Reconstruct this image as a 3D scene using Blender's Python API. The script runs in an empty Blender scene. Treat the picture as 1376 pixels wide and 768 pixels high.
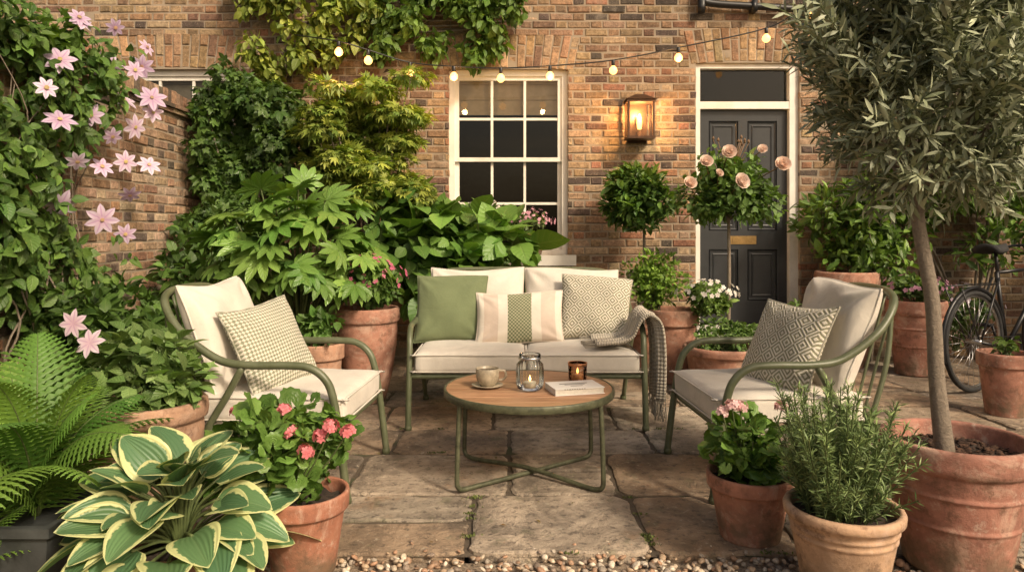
import bpy, math, random
import numpy as np
from mathutils import Vector, Matrix
rng=np.random.default_rng(7); random.seed(7)
sc=bpy.context.scene
sc.view_settings.view_transform='Standard'; sc.view_settings.look='None'; sc.view_settings.exposure=0

# ---------------------------------------------------------------- mesh builder
class MB:
    def __init__(s): s.V=[];s.F=[];s.C=[];s.U=[];s.n=0
    def add(s,V,F,col=(1,1,1),uv=None,mi=0):
        V=np.asarray(V,float).reshape(-1,3); k=len(V)
        if not isinstance(F,(list,tuple)) : F=[F]
        elif len(F) and not isinstance(F[0],np.ndarray):
            g={}
            for f in F: g.setdefault(len(f),[]).append(f)
            F=[np.array(v) for v in g.values()]
        for f in F:
            f=np.asarray(f,int)
            if f.size: s.F.append((f+s.n,mi))
        c=np.asarray(col,float)
        if c.ndim==1: c=np.tile(c,(k,1))
        s.V.append(V); s.C.append(c)
        s.U.append(np.zeros((k,2)) if uv is None else np.asarray(uv,float)); s.n+=k
    def box(s,x0,x1,y0,y1,z0,z1,col=(1,1,1),mi=0,bev=0):
        V=[(x0,y0,z0),(x1,y0,z0),(x1,y1,z0),(x0,y1,z0),(x0,y0,z1),(x1,y0,z1),(x1,y1,z1),(x0,y1,z1)]
        F=np.array([(0,3,2,1),(4,5,6,7),(0,1,5,4),(1,2,6,5),(2,3,7,6),(3,0,4,7)])
        s.add(V,F,col,None,mi)
    def build(s,name,mats,parent=None,smooth=False):
        me=bpy.data.meshes.new(name); V=np.concatenate(s.V); me.vertices.add(len(V))
        me.vertices.foreach_set('co',V.ravel().astype(np.float32))
        loops=np.concatenate([f.ravel() for f,_ in s.F]); sizes=np.concatenate([np.full(len(f),f.shape[1]) for f,_ in s.F])
        mi=np.concatenate([np.full(len(f),m) for f,m in s.F])
        me.loops.add(len(loops)); me.loops.foreach_set('vertex_index',loops.astype(np.int32))
        me.polygons.add(len(sizes)); st=np.concatenate([[0],np.cumsum(sizes)[:-1]])
        me.polygons.foreach_set('loop_start',st.astype(np.int32))
        me.polygons.foreach_set('material_index',mi.astype(np.int32))
        me.polygons.foreach_set('use_smooth',np.full(len(sizes),bool(smooth)))
        a=me.color_attributes.new('tint','FLOAT_COLOR','POINT')
        C=np.concatenate(s.C); a.data.foreach_set('color',np.concatenate([C,np.ones((len(C),1))],1).ravel().astype(np.float32))
        ul=me.uv_layers.new(name='UVMap'); U=np.concatenate(s.U)
        ul.data.foreach_set('uv',U[loops].ravel().astype(np.float32))
        me.update(calc_edges=True); me.validate()
        ob=bpy.data.objects.new(name,me); sc.collection.objects.link(ob)
        for m in (mats if isinstance(mats,(list,tuple)) else [mats]): me.materials.append(m)
        if parent: ob.parent=parent
        return ob
def group(name,loc=(0,0,0),rz=0):
    e=bpy.data.objects.new(name,None); sc.collection.objects.link(e); e.location=loc; e.rotation_euler=(0,0,rz)
    e.empty_display_size=.1; return e
def nrm(a): return a/np.maximum(np.linalg.norm(a,axis=-1,keepdims=True),1e-9)
def runit(n): return nrm(rng.normal(size=(n,3)))

def spline(pts,res=6,closed=False):
    P=np.array(pts,float); n=len(P); out=[]
    if n==2: return P
    rngi=range(n if closed else n-1)
    for i in rngi:
        if closed: p0,p1,p2,p3=P[i-1],P[i],P[(i+1)%n],P[(i+2)%n]
        else:
            p1,p2=P[i],P[i+1]; p0=P[i-1] if i>0 else 2*p1-p2; p3=P[i+2] if i+2<n else 2*p2-p1
        for k in range(res):
            t=k/res; out.append(.5*((2*p1)+(-p0+p2)*t+(2*p0-5*p1+4*p2-p3)*t*t+(-p0+3*p1-3*p2+p3)*t**3))
    if not closed: out.append(P[-1])
    return np.array(out)
def tube(mb,pts,r,seg=10,res=6,closed=False,col=(1,1,1),mi=0,cap=True,rs=None):
    P=spline(pts,res,closed); n=len(P)
    T=np.gradient(P,axis=0) if not closed else (np.roll(P,-1,0)-np.roll(P,1,0))
    T=nrm(T); up=np.array([0,0,1.]) if abs(T[0][2])<.9 else np.array([1.,0,0])
    N=nrm(up-np.dot(up,T[0])*T[0]); rings=[]; a=np.linspace(0,2*np.pi,seg,endpoint=False)
    if rs is None: R=np.full(n,r)
    else: R=np.interp(np.linspace(0,1,n),np.linspace(0,1,len(rs)),rs)
    for i in range(n):
        N=nrm(N-np.dot(N,T[i])*T[i]); B=np.cross(T[i],N)
        rings.append(P[i]+R[i]*(np.cos(a)[:,None]*N+np.sin(a)[:,None]*B))
    V=np.concatenate(rings)
    m=n if closed else n-1
    i=np.arange(m)[:,None]; j=np.arange(seg)[None]; i2=(i+1)%n; j2=(j+1)%seg
    Fq=np.stack([i*seg+j,i*seg+j2,i2*seg+j2,i2*seg+j],-1).reshape(-1,4)
    uv=np.stack([np.tile(np.arange(seg)/seg,n),np.repeat(np.linspace(0,1,n),seg)],1)
    Fs=[Fq]
    if cap and not closed: Fs+= [np.arange(seg)[::-1][None],(np.arange(seg)+(n-1)*seg)[None]]
    mb.add(V,Fs,col,uv,mi)
def lathe(mb,prof,loc=(0,0,0),seg=48,col=(1,1,1),mi=0,wob=0):
    p=np.array(prof,float); n=len(p); a=np.linspace(0,2*np.pi,seg,endpoint=False)
    w=1+wob*np.sin(a*2+loc[0]*7)
    V=np.stack([p[:,0:1]*np.cos(a)*w,p[:,0:1]*np.sin(a)*w,np.repeat(p[:,1:2],seg,1)],-1).reshape(-1,3)+np.array(loc)
    i=np.arange(n-1)[:,None]; j=np.arange(seg)[None]; j2=(j+1)%seg
    F=np.stack([i*seg+j,i*seg+j2,(i+1)*seg+j2,(i+1)*seg+j],-1).reshape(-1,4)
    mb.add(V,F,col,None,mi)

# ---------------------------------------------------------------- materials
def newmat(name,rough=.6,col=(.5,.5,.5),metal=0):
    m=bpy.data.materials.new(name); m.use_nodes=True; nt=m.node_tree; b=nt.nodes['Principled BSDF']
    b.inputs['Base Color'].default_value=(*col,1); b.inputs['Roughness'].default_value=rough; b.inputs['Metallic'].default_value=metal
    return m,nt,b
class G:
    def __init__(s,nt): s.nt=nt; s.tc=nt.nodes.new('ShaderNodeTexCoord')
    def sset(s,sock,v):
        if isinstance(v,bpy.types.NodeSocket): s.nt.links.new(v,sock)
        elif v is not None:
            if sock.type=='RGBA' and len(v)==3: v=(*v,1)
            sock.default_value=v
    def m(s,op,a,b=None,c=None,clamp=False):
        n=s.nt.nodes.new('ShaderNodeMath'); n.operation=op; n.use_clamp=clamp
        s.sset(n.inputs[0],a)
        if b is not None: s.sset(n.inputs[1],b)
        if c is not None: s.sset(n.inputs[2],c)
        return n.outputs[0]
    def noise(s,scale,detail=4,rough=.6,vec=None,dist=0):
        n=s.nt.nodes.new('ShaderNodeTexNoise'); n.inputs['Scale'].default_value=scale; n.inputs['Detail'].default_value=detail
        n.inputs['Roughness'].default_value=rough; n.inputs['Distortion'].default_value=dist
        s.nt.links.new(vec if vec is not None else s.tc.outputs['Object'],n.inputs['Vector']); return n.outputs['Fac']
    def ramp(s,f,a,b,va=0.,vb=1.):
        n=s.nt.nodes.new('ShaderNodeMapRange'); s.sset(n.inputs[0],f); n.inputs[1].default_value=a;n.inputs[2].default_value=b
        n.inputs[3].default_value=va;n.inputs[4].default_value=vb; n.interpolation_type='SMOOTHSTEP'; return n.outputs[0]
    def mix(s,f,a,b,bt='MIX'):
        n=s.nt.nodes.new('ShaderNodeMix'); n.data_type='RGBA'; n.blend_type=bt
        s.sset(n.inputs[0],f); s.sset(n.inputs[6],a); s.sset(n.inputs[7],b); return n.outputs[2]
    def attr(s,name='tint'):
        n=s.nt.nodes.new('ShaderNodeAttribute'); n.attribute_name=name; return n.outputs['Color']
    def uv(s):
        n=s.nt.nodes.new('ShaderNodeUVMap'); n.uv_map='UVMap'; x=s.nt.nodes.new('ShaderNodeSeparateXYZ'); s.nt.links.new(n.outputs[0],x.inputs[0]); return x.outputs[0],x.outputs[1],n.outputs[0]
    def xyz(s):
        x=s.nt.nodes.new('ShaderNodeSeparateXYZ'); s.nt.links.new(s.tc.outputs['Object'],x.inputs[0]); return x.outputs
    def bump(s,h,strength,dist,b):
        n=s.nt.nodes.new('ShaderNodeBump'); n.inputs['Strength'].default_value=strength; n.inputs['Distance'].default_value=dist
        s.nt.links.new(h,n.inputs['Height']); s.nt.links.new(n.outputs[0],b.inputs['Normal'])
    def gray(s,f):
        n=s.nt.nodes.new('ShaderNodeCombineColor')
        for i in range(3): s.sset(n.inputs[i],f)
        return n.outputs[0]

def brick_mat(name,dirt=.6):
    m,nt,b=newmat(name,.9); g=G(nt)
    c=g.attr(); f=g.ramp(g.noise(28,4,.7),.3,.75,.6,1.35)
    c=g.mix(1,c,g.gray(f),'MULTIPLY')
    n9=g.noise(75,3,.7)
    c=g.mix(g.ramp(n9,.57,.70,0,.7),c,(.085,.065,.05))
    c=g.mix(g.ramp(n9,.42,.30,0,.5),c,(.52,.43,.32))
    c=g.mix(g.ramp(g.noise(1.1,4,.6),.46,.66,0,dirt),c,g.mix(1,c,(.52,.47,.43),'MULTIPLY'))
    c=g.mix(g.ramp(g.noise(2.7,4,.7),.60,.72,0,.25),c,(.48,.42,.34))
    g.sset(b.inputs['Base Color'],c)
    g.bump(g.noise(60,5,.8),1.,.008,b); return m
MBRICK=brick_mat('london_stock_brick')
def mortar_mat():
    m,nt,b=newmat('mortar',.95); g=G(nt)
    c=g.mix(g.noise(9,4,.7),(.20,.16,.115),(.42,.34,.25)); g.sset(b.inputs['Base Color'],c)
    g.bump(g.noise(150,2,.7),.8,.005,b); return m
MMORT=mortar_mat()
def simple(name,col,rough=.5,metal=0,ns=20,var=.25,bump=.0,bs=80):
    m,nt,b=newmat(name,rough,col,metal); g=G(nt)
    f=g.ramp(g.noise(ns,4,.65),.3,.7,1-var,1+var); g.sset(b.inputs['Base Color'],g.mix(1,col,g.gray(f),'MULTIPLY'))
    if bump: g.bump(g.noise(bs,3,.6),bump,.004,b)
    return m
MWHITE=simple('white_paint',(.74,.71,.64),.45,0,6,.08,.15,40)
MSTONE=simple('painted_stone_sill',(.5,.48,.44),.8,0,8,.2,.4)
MDOOR=simple('charcoal_door_paint',(.028,.031,.034),.38,0,5,.15,.08,30)
MBRASS=simple('brass',(.45,.30,.13),.35,1,20,.2)
MBLACK=simple('black_metal',(.012,.012,.013),.4,0,30,.2)
MRUBBER=simple('rubber',(.018,.018,.018),.8,0,40,.2)
MSTEEL=simple('steel',(.5,.5,.5),.3,1,20,.2)
def frame_mat():
    m,nt,b=newmat('olive_green_metal',.42); g=G(nt)
    c=g.mix(g.ramp(g.noise(14,4,.7),.35,.7,0,1),(.088,.102,.052),(.125,.138,.08))
    c=g.mix(g.ramp(g.noise(60,3,.7),.64,.72,0,.7),c,(.10,.06,.03))
    g.sset(b.inputs['Base Color'],c); return m
MFRAME=frame_mat()
def slab_mat():
    m,nt,b=newmat('york_stone',.75); g=G(nt)
    c=g.attr()
    c=g.mix(1,c,g.gray(g.ramp(g.noise(3.5,5,.65,None,.6),.3,.7,.55,1.45)),'MULTIPLY')
    n2=g.noise(2.3,5,.7)
    c=g.mix(g.ramp(n2,.50,.66,0,.65),c,(.125,.10,.075)); c=g.mix(g.ramp(n2,.45,.30,0,.65),c,(.31,.20,.12))
    n3=g.noise(22,5,.75)
    c=g.mix(g.ramp(n3,.53,.64,0,.7),c,(.08,.065,.05)); c=g.mix(g.ramp(n3,.44,.32,0,.7),c,(.50,.43,.33))
    c=g.mix(g.ramp(g.noise(7.7,3,.6),.58,.70,0,.4),c,(.12,.13,.065))
    g.sset(b.inputs['Base Color'],c)
    g.bump(g.m('ADD',g.noise(9,7,.75,None,.5),g.m('MULTIPLY',n3,.35)),1.,.030,b); return m
MSLAB=slab_mat()
def joint_mat():
    m,nt,b=newmat('joint_sand',.95); g=G(nt)
    c=g.mix(g.noise(30,4,.7),(.05,.04,.03),(.17,.13,.09)); c=g.mix(g.ramp(g.noise(4,3),.52,.62,0,.7),c,(.05,.07,.025))
    g.sset(b.inputs['Base Color'],c); g.bump(g.noise(200,2,.7),.9,.008,b); return m
MJOINT=joint_mat()
MSOIL=simple('soil',(.035,.024,.017),.95,0,60,.6,1.,120)
def pebble_mat(name,rough):
    m,nt,b=newmat(name,rough); g=G(nt)
    c=g.mix(1,g.attr(),g.gray(g.ramp(g.noise(90,3,.7),.3,.7,.7,1.25)),'MULTIPLY'); g.sset(b.inputs['Base Color'],c); return m
MPEB=pebble_mat('pebble_stone',.6); MMULCH=pebble_mat('bark_mulch',.95)
def terra_mat():
    m,nt,b=newmat('weathered_terracotta',.85); g=G(nt)
    c=g.mix(1,g.attr(),g.gray(g.ramp(g.noise(7,4,.7),.3,.7,.7,1.25)),'MULTIPLY')
    c=g.mix(g.ramp(g.noise(4,7,.78,None,.8),.47,.62,0,.6),c,(.52,.37,.28))
    n=g.noise(11,6,.75); c=g.mix(g.ramp(n,.51,.66,0,.7),c,(.13,.07,.042)); c=g.mix(g.ramp(n,.43,.31,0,.6),c,(.56,.44,.35))
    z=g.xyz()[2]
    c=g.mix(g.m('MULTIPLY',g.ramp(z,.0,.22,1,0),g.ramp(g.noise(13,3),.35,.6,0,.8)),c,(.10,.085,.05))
    g.sset(b.inputs['Base Color'],c); g.bump(g.noise(30,6,.75),.6,.007,b); return m
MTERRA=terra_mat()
def leaf_mat(name,rough=.42,vein=.25,varieg=False,trans=.25,edge=(.60,.62,.30),fine=False):
    m,nt,b=newmat(name,rough); g=G(nt); c=g.attr()
    if not fine:
        u,v,_=g.uv(); au=g.m('ABSOLUTE',u)
        if varieg:
            f=g.ramp(g.m('ADD',au,g.m('MULTIPLY',g.m('SUBTRACT',g.noise(25,3),.5),.6)),.70,.77)
            f=g.m('MAXIMUM',f,g.ramp(v,.95,.99)); c=g.mix(f,c,edge)
        rib=g.ramp(au,.0,.09,vein,0)
        side=g.m('SINE',g.m('MULTIPLY',g.m('SUBTRACT',v,g.m('MULTIPLY',au,.25)),44.))
        if varieg: side=g.m('SINE',g.m('MULTIPLY',au,30.))
        sv=g.m('MULTIPLY',g.ramp(side,.75,1.),vein*.35)
        c=g.mix(g.m('MAXIMUM',rib,sv),c,(.32,.38,.16))
        g.bump(g.m('SUBTRACT',g.m('MULTIPLY',side,.5),g.ramp(au,0,.12,1.5,0)),.4,.004,b)
    g.sset(b.inputs['Base Color'],c); b.inputs['Specular IOR Level'].default_value=.4
    if not fine or trans>0:
        t=nt.nodes.new('ShaderNodeBsdfTranslucent'); g.sset(t.inputs['Color'],g.mix(1,c,(1.35,1.4,.5),'MULTIPLY'))
        mx=nt.nodes.new('ShaderNodeMixShader'); mx.inputs[0].default_value=trans
        nt.links.new(b.outputs[0],mx.inputs[1]); nt.links.new(t.outputs[0],mx.inputs[2]); nt.links.new(mx.outputs[0],nt.nodes['Material Output'].inputs[0])
    return m
MLEAF=leaf_mat('leaf'); MGLOSS=leaf_mat('glossy_leaf',.3,.3); MHOSTA=leaf_mat('variegated_hosta_leaf',.4,.08,True,.2)
MFINE=leaf_mat('fine_leaf',.5,.0,False,.0,fine=True); MFINET=leaf_mat('fine_translucent_leaf',.5,.0,False,.22,fine=True)
def petal_mat(name,stripe):
    m,nt,b=newmat(name,.6); g=G(nt); u,v,_=g.uv(); a=g.attr(); c=g.mix(g.ramp(v,0,.8,.8,0),a,g.mix(1,a,(.85,.68,.72),'MULTIPLY'))
    if stripe: c=g.mix(g.ramp(g.m('ABSOLUTE',u),.0,.35,.75,0),c,g.mix(1,a,(.72,.48,.72),'MULTIPLY'))
    g.sset(b.inputs['Base Color'],c)
    t=nt.nodes.new('ShaderNodeBsdfTranslucent'); g.sset(t.inputs['Color'],c); mx=nt.nodes.new('ShaderNodeMixShader'); mx.inputs[0].default_value=.3
    nt.links.new(b.outputs[0],mx.inputs[1]); nt.links.new(t.outputs[0],mx.inputs[2]); nt.links.new(mx.outputs[0],nt.nodes['Material Output'].inputs[0]); return m
MPETAL=petal_mat('petal',False); MCLEM=petal_mat('clematis_petal',True)
def bark():
    m,nt,b=newmat('bark',.9); g=G(nt); n=g.noise(45,5,.75,None,1); c=g.mix(n,(.12,.095,.07),(.36,.30,.23)); g.sset(b.inputs['Base Color'],c); g.bump(n,1.,.012,b); return m
MBARK=bark()
MSTEM=simple('green_stem',(.09,.12,.04),.6)
def fabric(name,fn,bumpfn=None):
    m,nt,b=newmat(name,.95); g=G(nt); u,v,uvv=g.uv(); c=fn(g,u,v)
    c=g.mix(1,c,g.gray(g.ramp(g.noise(6,3),.3,.7,.93,1.05)),'MULTIPLY')
    g.sset(b.inputs['Base Color'],c); b.inputs['Sheen Weight'].default_value=.15; b.inputs['Specular IOR Level'].default_value=.15
    h=g.m('ADD',g.m('MULTIPLY',g.noise(420,2,.6),.5),g.m('MULTIPLY',g.noise(9,4,.5,None,.6),3.6))
    if bumpfn: h=g.m('ADD',h,bumpfn(g,u,v))
    g.bump(h,.5,.004,b); return m
MLINEN=fabric('oatmeal_linen',lambda g,u,v:g.mix(g.noise(260,2),(.56,.52,.45),(.70,.65,.57)))
MGREEN=fabric('sage_green_linen',lambda g,u,v:g.mix(g.noise(300,2),(.12,.15,.075),(.19,.225,.12)))
def diam(g,u,v,n):
    a=g.m('ABSOLUTE',g.m('SUBTRACT',g.m('FRACT',g.m('MULTIPLY',u,n)),.5)); b=g.m('ABSOLUTE',g.m('SUBTRACT',g.m('FRACT',g.m('MULTIPLY',v,n)),.5))
    return g.m('ADD',a,b)
def f_diam(g,u,v):
    d=diam(g,g.m('ADD',u,0.),v,5.); r=g.m('SINE',g.m('MULTIPLY',d,25.)); return g.mix(g.ramp(r,-.2,.2),(.66,.61,.51),(.26,.25,.165))
MDIAM=fabric('diamond_weave',f_diam,lambda g,u,v:g.m('MULTIPLY',g.m('SINE',g.m('MULTIPLY',diam(g,u,v,5.),25.)),-.8))
def wv(g,u,v,k): return g.m('MULTIPLY',g.m('SINE',g.m('MULTIPLY',g.m('ADD',u,v),k)),g.m('SINE',g.m('MULTIPLY',g.m('SUBTRACT',u,v),k)))
MKNIT=fabric('bobble_knit',lambda g,u,v:g.mix(g.ramp(wv(g,u,v,75.),-.2,.3),(.25,.255,.175),(.62,.585,.48)),lambda g,u,v:g.m('MULTIPLY',wv(g,u,v,75.),2.))
def f_stripe(g,u,v):
    a=g.m('ABSOLUTE',g.m('SUBTRACT',u,.5)); w=g.m('MULTIPLY',g.m('SINE',g.m('MULTIPLY',u,150.)),g.m('SINE',g.m('MULTIPLY',v,90.)))
    gr=g.mix(g.ramp(w,-.2,.3),(.13,.15,.08),(.38,.37,.25)); c=g.mix(g.ramp(a,.135,.145),gr,(.68,.62,.53))
    s=g.m('MULTIPLY',g.ramp(a,.25,.255),g.ramp(a,.42,.425,1,0)); return g.mix(s,c,(.58,.48,.40))
MSTRIPE=fabric('striped_weave',f_stripe)
MTHROW=fabric('ribbed_knit_throw',lambda g,u,v:g.mix(g.ramp(wv(g,g.m('MULTIPLY',u,.4),v,170.),-.4,.4),(.38,.34,.27),(.52,.47,.38)),lambda g,u,v:g.m('MULTIPLY',wv(g,g.m('MULTIPLY',u,.4),v,170.),2.5))
def wood():
    m,nt,b=newmat('weathered_teak',.55); g=G(nt)
    mp=nt.nodes.new('ShaderNodeMapping'); mp.inputs['Scale'].default_value=(2.5,40,40); nt.links.new(g.tc.outputs['Object'],mp.inputs[0])
    n=g.noise(2,6,.65,mp.outputs[0],.6); c=g.mix(g.ramp(n,.3,.7),(.24,.12,.06),(.45,.27,.15)); c=g.mix(1,c,g.attr(),'MULTIPLY')
    g.sset(b.inputs['Base Color'],c); g.bump(n,.3,.003,b); return m
MWOOD=wood()
def glass_mat(name,col=(1,1,1),wavy=.15):
    m=bpy.data.materials.new(name); m.use_nodes=True; nt=m.node_tree; nt.nodes.clear()
    o=nt.nodes.new('ShaderNodeOutputMaterial'); t=nt.nodes.new('ShaderNodeBsdfTransparent'); t.inputs[0].default_value=(*col,1)
    gl=nt.nodes.new('ShaderNodeBsdfGlossy'); gl.inputs['Roughness'].default_value=.03
    f=nt.nodes.new('ShaderNodeFresnel'); f.inputs[0].default_value=1.5
    n=nt.nodes.new('ShaderNodeTexNoise'); n.inputs['Scale'].default_value=1.5; tc=nt.nodes.new('ShaderNodeTexCoord'); nt.links.new(tc.outputs['Object'],n.inputs['Vector'])
    bp=nt.nodes.new('ShaderNodeBump'); bp.inputs['Strength'].default_value=wavy; bp.inputs['Distance'].default_value=.02; nt.links.new(n.outputs[0],bp.inputs['Height']); nt.links.new(bp.outputs[0],gl.inputs['Normal'])
    mx=nt.nodes.new('ShaderNodeMixShader'); nt.links.new(f.outputs[0],mx.inputs[0]); nt.links.new(t.outputs[0],mx.inputs[1]); nt.links.new(gl.outputs[0],mx.inputs[2]); nt.links.new(mx.outputs[0],o.inputs[0])
    return m
MGLASS=glass_mat('window_glass',(.85,.87,.85)); MJAR=glass_mat('ribbed_jar_glass',(.95,.98,.96)); MAMBER=glass_mat('copper_glass',(.85,.60,.42))
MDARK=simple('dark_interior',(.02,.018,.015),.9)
MBLIND=simple('linen_blind',(.52,.45,.35),.9,0,10,.1)
def emis(name,col,st):
    m,nt,b=newmat(name,.4,col); b.inputs['Emission Color'].default_value=(*col,1); b.inputs['Emission Strength'].default_value=st; return m
MBULB=emis('warm_bulb',(1,.48,.14),3.6)
MCER=simple('stoneware',(.33,.28,.20),.4,0,30,.25)
MPAPER=simple('paper',(.62,.59,.52),.9,0,60,.08)
MCOVER=simple('book_cover',(.68,.66,.62),.6,0,5,.05)
MINK=simple('print_ink',(.06,.055,.05),.8)
MCOFFEE=simple('coffee',(.03,.015,.008),.2)
MWAX=simple('wax',(.7,.62,.5),.6)
MZINC=simple('lead_grey_planter',(.05,.055,.055),.6,0,9,.3,.2)

# ---------------------------------------------------------------- bricks
def pal(n,kind='stock'):
    if kind=='stock':
        base=np.array([(.34,.225,.13),(.27,.165,.095),(.41,.29,.18),(.21,.125,.08),(.095,.07,.055),(.31,.155,.09),(.38,.25,.135)]); p=[.24,.2,.16,.14,.10,.06,.10]
    elif kind=='arch':
        base=np.array([(.40,.25,.135),(.35,.21,.11),(.44,.30,.17),(.25,.145,.085)]); p=[.35,.3,.2,.15]
    else:
        base=np.array([(.41,.28,.18),(.34,.22,.13),(.48,.35,.24),(.27,.165,.10),(.14,.105,.08),(.36,.20,.12)]); p=[.28,.2,.2,.13,.09,.10]
    c=base[rng.choice(len(base),n,p=p)]; return c*(rng.uniform(.72,1.2,(n,1)))*rng.uniform(.94,1.06,(n,3))
def quad_bricks(mb,Q,mapf,cols,depth=.1,jit=.003):
    n=len(Q); Q=Q+rng.normal(0,jit*.7,Q.shape); c=Q.mean(1,keepdims=True)
    v=Q-c; ins=v*(1-.007/np.maximum(np.abs(v),.02))
    out=rng.normal(0,jit,(n,1))+rng.normal(0,.001,(n,4))
    A=mapf((c+ins)[...,0],out,(c+ins)[...,1]); B=mapf(Q[...,0],out-.006,Q[...,1]); C=mapf(Q[...,0],np.full((n,4),-depth),Q[...,1])
    V=np.concatenate([A,B,C],1).reshape(-1,3); k=np.arange(4); k2=(k+1)%4
    f=np.concatenate([np.array([[0,1,2,3]]),np.stack([k+4,k2+4,k2,k],1),np.stack([k+8,k2+8,k2+4,k+4],1)])
    F=(f[None]+np.arange(n)[:,None,None]*12).reshape(-1,4)
    mb.add(V,F,np.repeat(cols,12,0))
def brick_field(mb,u0,u1,z0,z1,mapf,holes,kind='stock',depth=.1):
    Q=[]; ci=0; z=z0
    while z+.062<=z1+.001:
        segs=[(u0,u1)]
        for h in holes:
            r=h(z+.033)
            if r is None: continue
            ns=[]
            for a,b in segs:
                if r[1]<=a or r[0]>=b: ns.append((a,b)); continue
                if r[0]>a: ns.append((a,r[0]))
                if r[1]<b: ns.append((r[1],b))
            segs=ns
        u=u0-(.169 if ci%2 else 0)-.05; k=0
        while u<u1:
            L=.212 if k%2==0 else .0995
            for a,b in segs:
                x0=max(u,a); x1=min(u+L,b)
                if x1-x0>.02: Q.append([(x0,z),(x1,z),(x1,z+.062),(x0,z+.062)])
            u+=L+.013; k+=1
        z+=.075; ci+=1
    Q=np.array(Q); quad_bricks(mb,Q,mapf,pal(len(Q),kind),depth)
WY=6.8
hm=lambda u,o,z:np.stack([u,WY-o,z],-1)
wins=[(-.61,.54,.97,2.74),(-3.85,-2.68,.97,2.74)]
upw=[(-.61,.54,4.2,5.7),(-3.85,-2.68,4.2,5.7),(1.7,2.85,4.2,5.7)]
door=(1.77,2.77,0.,2.80)
AH=.33; SK=.22
def hole(r,arch=True):
    def f(z):
        if z<r[2] : return None
        if z<r[3]: return (r[0],r[1])
        if arch and z<r[3]+AH:
            e=.05+(z-r[3])*SK; return (r[0]-e,r[1]+e)
        return None
    return f
house=group('brick_house')
hb=MB()
allh=wins+upw+[door]
brick_field(hb,-6.5,7.5,0,6.3,hm,[hole(r) for r in allh])
for r in allh:
    n=int((r[1]-r[0]+.1)/.078); Q=[]
    def pt(t,k):
        z=r[3]+k*AH; e=.05+k*AH*SK; u=(r[0]-e)+(r[1]-r[0]+2*e)*t
        return (u,z+.035*(1-(2*t-1)**2)*(1 if k<.99 else .25))
    for i in range(n):
        a,b=(i+.07)/n,(i+.93)/n; sp=.64 if i%2 else .33
        for k0,k1 in ((.0,sp-.015),(sp+.015,.97)):
            Q.append([pt(a,k0),pt(b,k0),pt(b,k1),pt(a,k1)])
    quad_bricks(hb,np.array(Q),hm,pal(len(Q),'arch'))
hb.build('brickwork',MBRICK,house)
mb=MB(); ys=WY+.007
xs=sorted({-6.5,7.5,*[v for r in allh for v in r[:2]]}); zs=sorted({-.1,6.4,*[v for r in allh for v in (r[2],r[3]+.015)]})
for i in range(len(xs)-1):
    for j in range(len(zs)-1):
        cx=(xs[i]+xs[i+1])/2; cz=(zs[j]+zs[j+1])/2
        if any(r[0]<cx<r[1] and r[2]<cz<r[3]+.015 for r in allh): continue
        mb.box(xs[i],xs[i+1],ys,WY+.32,zs[j],zs[j+1])
mb.box(-6.5,-6.2,WY+.32,13,-.1,6.4); mb.box(7.2,7.5,WY+.32,13,-.1,6.4); mb.box(-6.2,7.2,12.7,13,-.1,6.4)
mb.build('walls',MMORT,house)
mb=MB(); mb.add([(-6.8,6.4,6.35),(7.8,6.4,6.35),(7.8,9.9,8.8),(-6.8,9.9,8.8),(-6.8,13.4,6.35),(7.8,13.4,6.35)],[(0,1,2,3),(3,2,5,4)]); mb.add([(-6.5,6.82,6.4),(-6.5,12.98,6.4),(-6.5,9.9,8.7),(7.5,6.82,6.4),(7.5,12.98,6.4),(7.5,9.9,8.7)],[(0,1,2),(3,5,4)])
mb.build('roof',simple('slate',(.07,.075,.085),.6,0,3,.3),house)
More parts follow.
